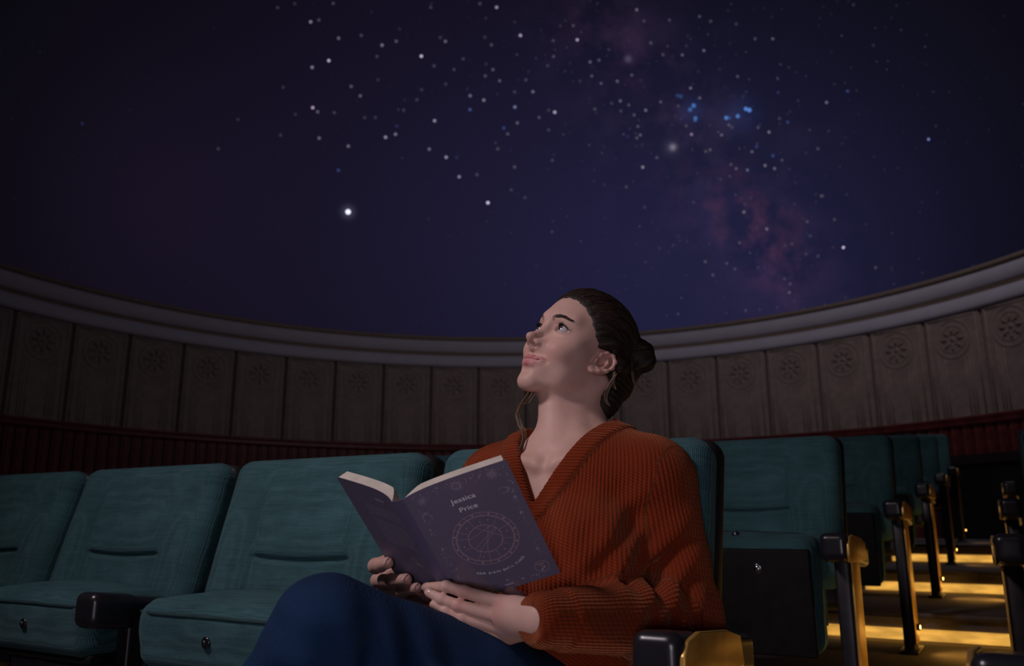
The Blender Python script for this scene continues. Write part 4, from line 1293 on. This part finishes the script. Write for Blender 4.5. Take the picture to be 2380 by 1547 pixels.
def mat_denim():
    k = NT('denim'); k.base(0.9, 0, 0.2)
    tc = k.node('ShaderNodeTexCoord')
    mp = k.node('ShaderNodeMapping', inp={'Vector': (tc, 'Object'), 'Rotation': (0.3, 0.7, 0.4)})
    w = k.node('ShaderNodeTexWave', wave_type='BANDS', inp={'Vector': mp, 'Scale': 190.0})
    fz = k.node('ShaderNodeTexNoise', inp={'Vector': (tc, 'Object'), 'Scale': 500.0, 'Detail': 2.0})
    bg = k.node('ShaderNodeTexNoise', inp={'Vector': (tc, 'Object'), 'Scale': 7.0, 'Detail': 4.0})
    f = k.math('ADD', k.math('MULTIPLY', fz, 0.5), k.math('MULTIPLY', bg, 0.6))
    r = k.ramp(f, [(0.3, (0.003, 0.012, 0.036)), (0.8, (0.011, 0.038, 0.110))]); k.link(r, 0, k.b, 'Base Color')
    k.bump(k.math('ADD', w, fz), 0.35, 0.0008)
    return k.m
M_KNIT, M_DENIM = mat_knit(), mat_denim()
M_NAIL = mat_plain('nail', (0.62, 0.40, 0.36), 0.25, spec=0.6, var=0.05)

def build_person():
    parts = []
    # head and neck finely, trunk and hands each at their own step; one mesh
    hb = HO + np.array([0, 0, -.02])
    lo = np.array([TC[0] - .20, TC[1] - .17, hb[2] - .33]); hi = np.array([max(hb[0] + .16, TC[0] + .20), max(hb[1] + .16, TC[1] + .12), hb[2] + .16])
    lo[0] = min(lo[0], hb[0] - .15); lo[1] = min(lo[1], hb[1] - .15)
    parts.append(sdf_mesh(sdf_skin, lo, hi, 0.0015))
    allL = np.array([WL, WL + (EL - WL) * .35, UH(990, 1350, 1.2), UH(1165, 1335, 1.29), UH(1200, 1480, 1.13)])
    parts.append(sdf_mesh(hand_left, allL.min(0) - .03, allL.max(0) + .03, 0.0014))
    allR = np.array([p for pts, _ in RFING for p in pts] + [WR_, WR_ + (ER - WR_) * .4])
    parts.append(sdf_mesh(hand_right, allR.min(0) - .03, allR.max(0) + .03, 0.0014))
    n = 0; VV = []; QQ = []
    for V, Q in parts:
        VV.append(V); QQ.append(Q + n); n += len(V)
    V = np.concatenate(VV); Q = np.concatenate(QQ)
    me = mesh_from('person', V, Q)
    c = skin_colors(V)
    kn = np.zeros(len(V))
    for p in [q for pts, _ in RFING for q in pts[1:]] + [UH(1166, 1403, 1.125), UH(1156, 1430, 1.12), UH(1078, 1375, 1.15), UH(1066, 1404, 1.145)]:
        kn = np.maximum(kn, np.exp(-((V - p) ** 2).sum(1) / .013 ** 2))
    c = c * (1 - .5 * kn[:, None]) + BLUSH * .5 * kn[:, None]
    add_color(me, 'tint', c)
    person = obj('person', me, M_SKIN)
    tag(person, 'woman in a rust knit cardigan and jeans holding an open purple book, gazing up', 'person')
    add_eyes(person)
    h = obj('hair', hair_mesh(), None, person)
    obj('hair_strands', hair_strands(), M_STRAND, h)
    a, b = tendrils()
    obj('tendril', a, M_BLOND, h); obj('tendril', b, M_BLOND, h)
    # cardigan
    pts = np.array([SL, SR_, EL, WL, ER, WR_, T2W((0, .1, -.42)), T2W((.1, 0, .1)), T2W((-.1, -.1, -.4)), T2W((.1, -.1, -.4))])
    V, Q = sdf_mesh(sdf_sweater, pts.min(0) - .075, pts.max(0) + .075, 0.0034)
    # open the cuffs and the hem end
    me = mesh_from('cardigan', V, Q); rb, al = rib_coord(V)
    add_float(me, 'rib', rb); add_float(me, 'along', al)
    card = obj('cardigan', me, M_KNIT, person); card['label'] = 'rust orange ribbed knit cardigan'
    # buttons on the placket
    bt = uv_sphere('button', .0068, 16, 8)
    for i, h_ in enumerate((V_TIP - .022, V_TIP - .085, V_TIP - .15)):
        ys = np.linspace(.22, .02, 200); q = np.array([T2W((-.004, y_, h_)) for y_ in ys], np.float32)
        i0 = int(np.argmax(sdf_sweater(q) < 0))
        o = obj('button', bt, M_POST, card); R = np.stack([RT, FT, HT], 1) @ np.diag([1, .35, 1])
        o.matrix_world = Matrix(np.vstack([np.c_[R, q[i0]], [0, 0, 0, 1]]).tolist())
    pts = np.array([KN, ANK, HPL, HPR, KNR, ANR])
    V, Q = sdf_mesh(sdf_jeans, pts.min(0) - .13, pts.max(0) + .13, 0.0045)
    obj('jeans', mesh_from('jeans', V, Q), M_DENIM, person)
    # shoes
    M_SHOE = mat_plain('shoe_leather', (.03, .025, .022), .5)
    for A, dirn in ((ANK, np.array([-.55, -.55, -.35])), (ANR, np.array([-.5, -.85, 0]))):
        dirn = dirn / np.linalg.norm(dirn); toe = A + dirn * .17; heel = A - dirn * .04
        low = np.array([0, 0, -.035]) if A is ANR else np.array([-.02, .01, -.05])
        fn = lambda P: smin(sd_cone(P, heel + low * .4, toe + low * .4, .030, .022), sd_cone(P, A, A + low * .3, .04, .036), .03)
        q = np.array([A, toe, heel]); V, Q = sdf_mesh(fn, q.min(0) - .08, q.max(0) + .08, 0.006)
        obj('shoe', mesh_from('shoe', V, Q), M_SHOE, person)
    # nails
    for wh in ('L', 'R'):
        for t, m, r in nail_list(wh):
            ax = (t - m); ax /= np.linalg.norm(ax)
            view = -t / np.linalg.norm(t)
            n_ = view - ax * (view @ ax); n_ += np.array([0, 0, .35]); n_ -= ax * (n_ @ ax); n_ /= np.linalg.norm(n_)
            s_ = np.cross(ax, n_)
            V = []; Fc = []
            for i in range(7):
                for j in range(7):
                    u_ = -1 + 2 * i / 6; w_ = -1 + 2 * j / 6
                    u2 = u_ * math.sqrt(1 - .35 * w_ * w_); w2 = w_ * math.sqrt(1 - .35 * u_ * u_)
                    an = w2 * 0.85
                    V.append(t + ax * (r * .15 + u2 * r * .72) + (n_ * math.cos(an) + s_ * math.sin(an)) * (r * 1.035 + .0002) - n_ * .0006 * (u2 + 1) ** 2)
            for i in range(6):
                for j in range(6): Fc.append((i * 7 + j, i * 7 + j + 1, i * 7 + j + 8, i * 7 + j + 7))
            obj('fingernail', mesh_from('fingernail', V, Fc), M_NAIL, person)
    return person
person = build_person()
# ------------------------------------------------------------------ the open book
M_COVER = mat_plain('book_cover', (0.175, 0.142, 0.215), 0.55, spec=0.35, var=0.05, scale=12)
M_PAGE = mat_plain('paper', (0.62, 0.55, 0.47), 0.8, var=0.08, scale=40)
M_SILVER = mat_plain('foil_lilac', (0.68, 0.60, 0.78), 0.5, 0.0, var=0.05)
M_PINK = mat_plain('foil_rose', (0.78, 0.50, 0.54), 0.45, 0.0, var=0.05)
M_WHITE = mat_plain('ink_white', (0.95, 0.94, 0.91), 0.6, var=0.03)
book = empty('book', tuple(B2W((0, 0, -BKH))))
tag(book, 'open purple paperback with silver astrology print, held in both hands', 'book')
book.scale = (BD, BD, BD)
book.rotation_euler = Matrix(BR.tolist()).to_euler()
BOFF = np.array([0, 0, BKH])          # meshes are written in the book's frame, raised so that its foot is the origin
def bmesh_obj(name, V, Fc, mat, parent, smooth=True):
    return obj(name, mesh_from(name, np.asarray(V, float) + (BOFF if parent is book else 0), Fc, smooth), mat, parent)
def sheet(sd, s0, s1, t0, t1, o_in, o_out, n=22, taper=0.0):
    """a slab that follows the cover curve between two offsets"""
    V = []; Fc = []
    ss = s0 + (s1 - s0) * (np.arange(n) / (n - 1)) ** 1.5
    for s in ss:
        k = min(1.0, s / taper) if taper else 1.0
        for t in (t0, t1):
            for o_ in (o_in * k, o_out * k if taper else o_out):
                V.append(cover_pt(sd, s, t, o_))
    for i in range(n - 1):
        a = i * 4; b = a + 4
        for q in ((0, 1, 5, 4), (1, 3, 7, 5), (3, 2, 6, 7), (2, 0, 4, 6)):
            Fc.append(tuple(a + k for k in q) if sd > 0 else tuple(a + k for k in q)[::-1])
    Fc.append((0, 2, 3, 1)); e = (n - 1) * 4; Fc.append((e, e + 1, e + 3, e + 2))
    return V, Fc
for sd, nm in ((1, 'front_cover'), (-1, 'back_cover')):
    V, Fc = sheet(sd, 0, BKW, 0, BKH, -.0005, 0.0)
    c = bmesh_obj(nm, V, Fc, M_COVER, book, False)
    rn = random.Random(sd + 5); PV = []; PF = []
    for k in range(9):
        o0 = -.0008 - k * .00165; b = len(PV)
        V, Fc = sheet(sd, .0005, BKW - .0035 - rn.uniform(0, .0012) - .0004 * k, .0010, BKH - .002, o0, o0 - .0015, taper=.026)
        PV += V; PF += [tuple(b + i for i in f) for f in Fc]
    bmesh_obj('pages', PV, PF, M_PAGE, book, False)
V = []; Fc = []
for i in range(7):
    x = -BSP + 2 * BSP * i / 6; y = -.0012 * (1 - (x / BSP) ** 2)
    for t in (0, BKH):
        for q in (0, .0006): V.append((x, y + q, -t))
for i in range(6):
    a = i * 4
    for q in ((0, 1, 5, 4), (1, 3, 7, 5), (3, 2, 6, 7), (2, 0, 4, 6)): Fc.append(tuple(a + k for k in q))
Fc += [(0, 2, 3, 1), (24, 25, 27, 26)]
bmesh_obj('spine', V, Fc, mat_plain('book_spine', (0.125, 0.10, 0.185), 0.55, var=0.05), book, False)

class Print:
    """flat print laid on a cover: ribbons, dots and text in cover coordinates (s from spine, t from top)"""
    def __init__(s, sd): s.sd = sd; s.v = []; s.f = []
    def poly(s, pts, faces):
        b = len(s.v); p = np.asarray(pts, float)
        s.v += list(cover_pt(s.sd, p[:, 0], p[:, 1], .00012)); s.f += [tuple(b + i for i in (q if s.sd > 0 else q[::-1])) for q in faces]
    def line(s, pts, w=.0004, closed=False):
        p = np.asarray(pts, float); n = len(p)
        if closed: p = np.vstack([p, p[:1]]); n += 1
        L = []
        for i in range(n):
            if closed: d = p[(i + 1) % (n - 1)] - p[(i - 1) % (n - 1)]
            else: d = p[min(i + 1, n - 1)] - p[max(i - 1, 0)]
            d = d / (np.linalg.norm(d) + 1e-12); nn = np.array([-d[1], d[0]]) * w / 2
            L += [p[i] + nn, p[i] - nn]
        s.poly(L, [(2 * i, 2 * i + 1, 2 * i + 3, 2 * i + 2) for i in range(n - 1)])
    def circle(s, c, r, w=.0004, n=72, a0=0, a1=2 * math.pi):
        s.line([(c[0] + r * math.cos(a0 + (a1 - a0) * i / n), c[1] + r * math.sin(a0 + (a1 - a0) * i / n)) for i in range(n + 1)], w)
    def dot(s, c, r, n=8):
        s.poly([(c[0] + r * math.cos(2 * math.pi * i / n), c[1] + r * math.sin(2 * math.pi * i / n)) for i in range(n)], [tuple(range(n))[::-1]])
    def spark(s, c, r, n=4, w=.0003, rot=0.0):
        for i in range(n):
            a = rot + math.pi * i / n
            s.line([(c[0] - r * math.cos(a), c[1] - r * math.sin(a)), (c[0] + r * math.cos(a), c[1] + r * math.sin(a))], w)
    def text(s, txt, pos, size, ang=0.0, width=None, align='CENTER', spacing=1.0):
        cu = bpy.data.curves.new('lettering', 'FONT'); cu.body = txt; cu.size = size; cu.align_x = align; cu.align_y = 'CENTER'; cu.space_character = spacing
        cu.resolution_u = 3; cu.offset = size * .004
        to = bpy.data.objects.new('lettering', cu); COL.objects.link(to)
        dg = bpy.context.evaluated_depsgraph_get(); me = bpy.data.meshes.new_from_object(to.evaluated_get(dg))
        bpy.data.objects.remove(to)
        V = np.array([v.co[:2] for v in me.vertices]); 
        if not len(V): return
        if width:
            k = width / max(1e-9, (V[:, 0].max() - V[:, 0].min())); V[:, 0] *= k
        ca, sa = math.cos(ang), math.sin(ang)
        u = V[:, 0] * ca - V[:, 1] * sa; w = V[:, 0] * sa + V[:, 1] * ca
        sx = 1 if s.sd > 0 else -1       # on the back cover the text still reads left to right
        s.poly(np.c_[pos[0] + sx * u, pos[1] - w], [tuple(p.vertices) if s.sd > 0 else tuple(p.vertices) for p in me.polygons])
        bpy.data.meshes.remove(me)
    def build(s, name, mat):
        return bmesh_obj(name, s.v, s.f, mat, book, False)
# --- front cover
p = Print(1)
p.text('Jessica', (.0735, .0385), .0112, width=.0365)
p.text('Price', (.0742, .0555), .0112, width=.0262)
p.build('name_lettering', M_WHITE)
p = Print(1)
def arc_text(pr, txt, c, r, a_mid, step, size):
    n = len(txt)
    for i, ch in enumerate(txt):
        if ch == ' ': continue
        a = a_mid - (i - (n - 1) / 2) * step          # angle measured from straight down, positive to the left
        q = (c[0] - r * math.sin(a), c[1] + r * math.cos(a))
        pr.text(ch, q, size, ang=-a)
WC = (.0757, .1148)
arc_text(p, 'YOUR BIRTH BATIL PIACE', WC, .0635, -.02, .057, .0056)
p.build('arc_lettering', M_WHITE)
p = Print(1)
for r, w in ((.0470, .0004), (.0415, .0004), (.0402, .0003), (.0240, .0004)): p.circle(WC, r, w)
for i in range(12):
    a = math.radians(12 + 30 * i)
    q = lambda r, a=a: (WC[0] + r * math.cos(a), WC[1] + r * math.sin(a))
    p.line([q(.0415), q(.0470)], .0003)
    a2 = a + math.radians((7, -4, 5, 0, -6, 3, 8, -3, 2, -5, 4, 0)[i])
    q2 = lambda r, a=a2: (WC[0] + r * math.cos(a), WC[1] + r * math.sin(a))
    p.line([q2(.0240), q2((.0402, .033, .0402, .0402, .0402, .036, .0402, .0402, .0402, .033, .034, .0402)[i])], .0003)
    a3 = a + math.radians(15)
    p.dot((WC[0] + .0442 * math.cos(a3), WC[1] + .0442 * math.sin(a3)), .0011)
    p.spark((WC[0] + .0442 * math.cos(a3), WC[1] + .0442 * math.sin(a3)), .0017, 2, .0003, i)
    p.dot((WC[0] + .0252 * math.cos(a2 + .2), WC[1] + .0252 * math.sin(a2 + .2)), .0006)
    if i % 2: p.spark((WC[0] + .033 * math.cos(a3), WC[1] + .033 * math.sin(a3)), .0014, 3, .0003, i)
for a0, a1 in ((195, 310), (150, 325), (130, 330), (105, 300), (255, 10)):
    p.line([(WC[0] + .024 * math.cos(math.radians(a)), WC[1] + .024 * math.sin(math.radians(a))) for a in (a0, a1)], .0003)
p.build('birth_chart', M_PINK)
p = Print(1)
def sunburst(c, r0, r1, n, face=False):
    for i in range(n):
        a = 2 * math.pi * i / n; rr = r1 if i % 2 == 0 else r1 * .78
        if face:
            da = math.pi / n * .8
            p.line([(c[0] + r0 * math.cos(a - da), c[1] + r0 * math.sin(a - da)), (c[0] + rr * math.cos(a), c[1] + rr * math.sin(a)), (c[0] + r0 * math.cos(a + da), c[1] + r0 * math.sin(a + da))], .0002)
        else:
            p.line([(c[0] + r0 * math.cos(a), c[1] + r0 * math.sin(a)), (c[0] + rr * math.cos(a), c[1] + rr * math.sin(a))], .0002)
sunburst((.0729, .0150), .0052, .0105, 18, True); p.circle((.0729, .0150), .0050, .00025, 30)
for dx in (-.0018, .0018): p.line([(.0729 + dx - .0008, .0142), (.0729 + dx + .0008, .0142)], .0002)
p.line([(.0729, .0142), (.0725, .0160), (.0732, .0162)], .0002); p.line([(.0716, .0176), (.0729, .0181), (.0742, .0176)], .0002)
sunburst((.1255, .0150), .0016, .0090, 20); sunburst((.0213, .0180), .0012, .0078, 18)
def line_hand(c, k, ang, fl):
    sh = [(-.9, 1.0), (-1.05, .3), (-.95, -.3), (-.5, -.6), (-.2, -1.2), (-.05, -1.25), (-.1, -.65), (.15, -1.35), (.3, -1.35), (.15, -.6), (.45, -1.15), (.58, -1.1), (.4, -.4), (.7, -.75), (.8, -.65), (.55, .2), (.3, 1.0)]
    ca, sa = math.cos(ang), math.sin(ang)
    p.line([(c[0] + k * (fl * x * ca - y * sa), c[1] + k * (fl * x * sa + y * ca)) for x, y in sh], .00028)
line_hand((.1312, .0465), .0062, 1.25, 1); line_hand((.0155, .0455), .0072, .25, -1)
rn = random.Random(21)
def scatter(path, n, sp, r0, r1):
    for i in range(n):
        t = rn.random() * (len(path) - 1); k = int(t); f = t - k
        c = (path[k][0] * (1 - f) + path[k + 1][0] * f + rn.gauss(0, sp), path[k][1] * (1 - f) + path[k + 1][1] * f + rn.gauss(0, sp))
        if .004 < c[0] < .148 and .004 < c[1] < .211:
            if rn.random() < .35: p.dot(c, .00045, 6)
            else: p.spark(c, rn.uniform(r0, r1), 2, .00026, rn.choice((0, .5)))
scatter([(.010, .008), (.045, .009), (.060, .006)], 20, .004, .0009, .0014)
scatter([(.085, .007), (.110, .009), (.145, .010)], 26, .004, .0009, .0014)
scatter([(.146, .020), (.142, .060), (.138, .100)], 26, .003, .0009, .0014)
scatter([(.010, .030), (.013, .070), (.012, .120), (.014, .170)], 34, .003, .0006, .0010)
scatter([(.138, .10), (.138, .175)], 16, .003, .0005, .0008)
scatter([(.02, .195), (.06, .208), (.12, .206), (.13, .208)], 26, .004, .0008, .0014)
for c, r in (((.1405, .062), .0032), ((.1395, .090), .0032), ((.137, .160), .0030), ((.012, .066), .0024), ((.0135, .105), .0024), ((.0215, .185), .0026), ((.0985, .204), .0026)): p.spark(c, r, 3, .00028, .3)
p.circle((.040, .2095), .0095, .0003, 30, math.pi, 2 * math.pi)
p.text('TIMEREO', (.0755, .2065), .0042, width=.014)
p.spark((.0759, .1975), .0016, 4, .0003)
p.build('star_ornament', M_SILVER)
p = Print(1)
p.circle((.1317, .1925), .0105, .0004, 40)
p.text('Kosttar', (.1317, .1872), .0034, width=.0112); p.text('tuder', (.1317, .1908), .0026, width=.006)
p.line([(.1285, .2005), (.1312, .1975), (.1300, .1962), (.1330, .1965), (.1352, .1938)], .0010); p.line([(.1335, .1936), (.1354, .1936), (.1354, .1955)], .0010); p.line([(.1290, .1975), (.1318, .1998)], .0008)
p.build('zodiac_badge', M_PINK)
# --- back cover
p = Print(-1)
p.text('DEAR', (.060, .0240), .0062, width=.0215)
rn = random.Random(5)
def para(t0, n, dt, s0=.1105, s1=.0165, last=.5):
    for i in range(n):
        end = s1 if i < n - 1 else s0 + (s1 - s0) * last
        s_ = s0; t = t0 + i * dt
        while s_ > end + .002:
            w = min(rn.uniform(.0022, .0075), s_ - end)
            k = max(2, int(w / .0011))
            # tiny illegible word: a row of short strokes
            for j in range(k):
                x0 = s_ - w * j / k; hgt = rn.choice((.0008, .0008, .0011))
                p.line([(x0, t - hgt * .5), (x0 - w / k * .55, t - hgt * .5), (x0 - w / k * .55, t + .0006)], .00042)
            s_ -= w + .0011
para(.0440, 4, .0052, last=.95); para(.0725, 6, .0050, last=.98); para(.1035, 4, .0048, last=.40)
p.build('back_lettering', M_SILVER)
p = Print(-1)
c = (.0600, .146)
p.circle(c, .0062, .0005, 24, math.pi * .6, math.pi * 1.9); p.circle(c, .0044, .0004, 20, math.pi * .7, math.pi * 1.7)
for i in range(7):
    p.line([(c[0] - .004 - i * .0021, c[1] + .001 + (i % 2) * .0012), (c[0] - .0052 - i * .0021, c[1] + .005)], .0006)
    p.line([(c[0] - .0035 - i * .0021, c[1] + .0028), (c[0] - .0055 - i * .0021, c[1] + .0034)], .0005)
p.build('back_emblem', M_PINK)
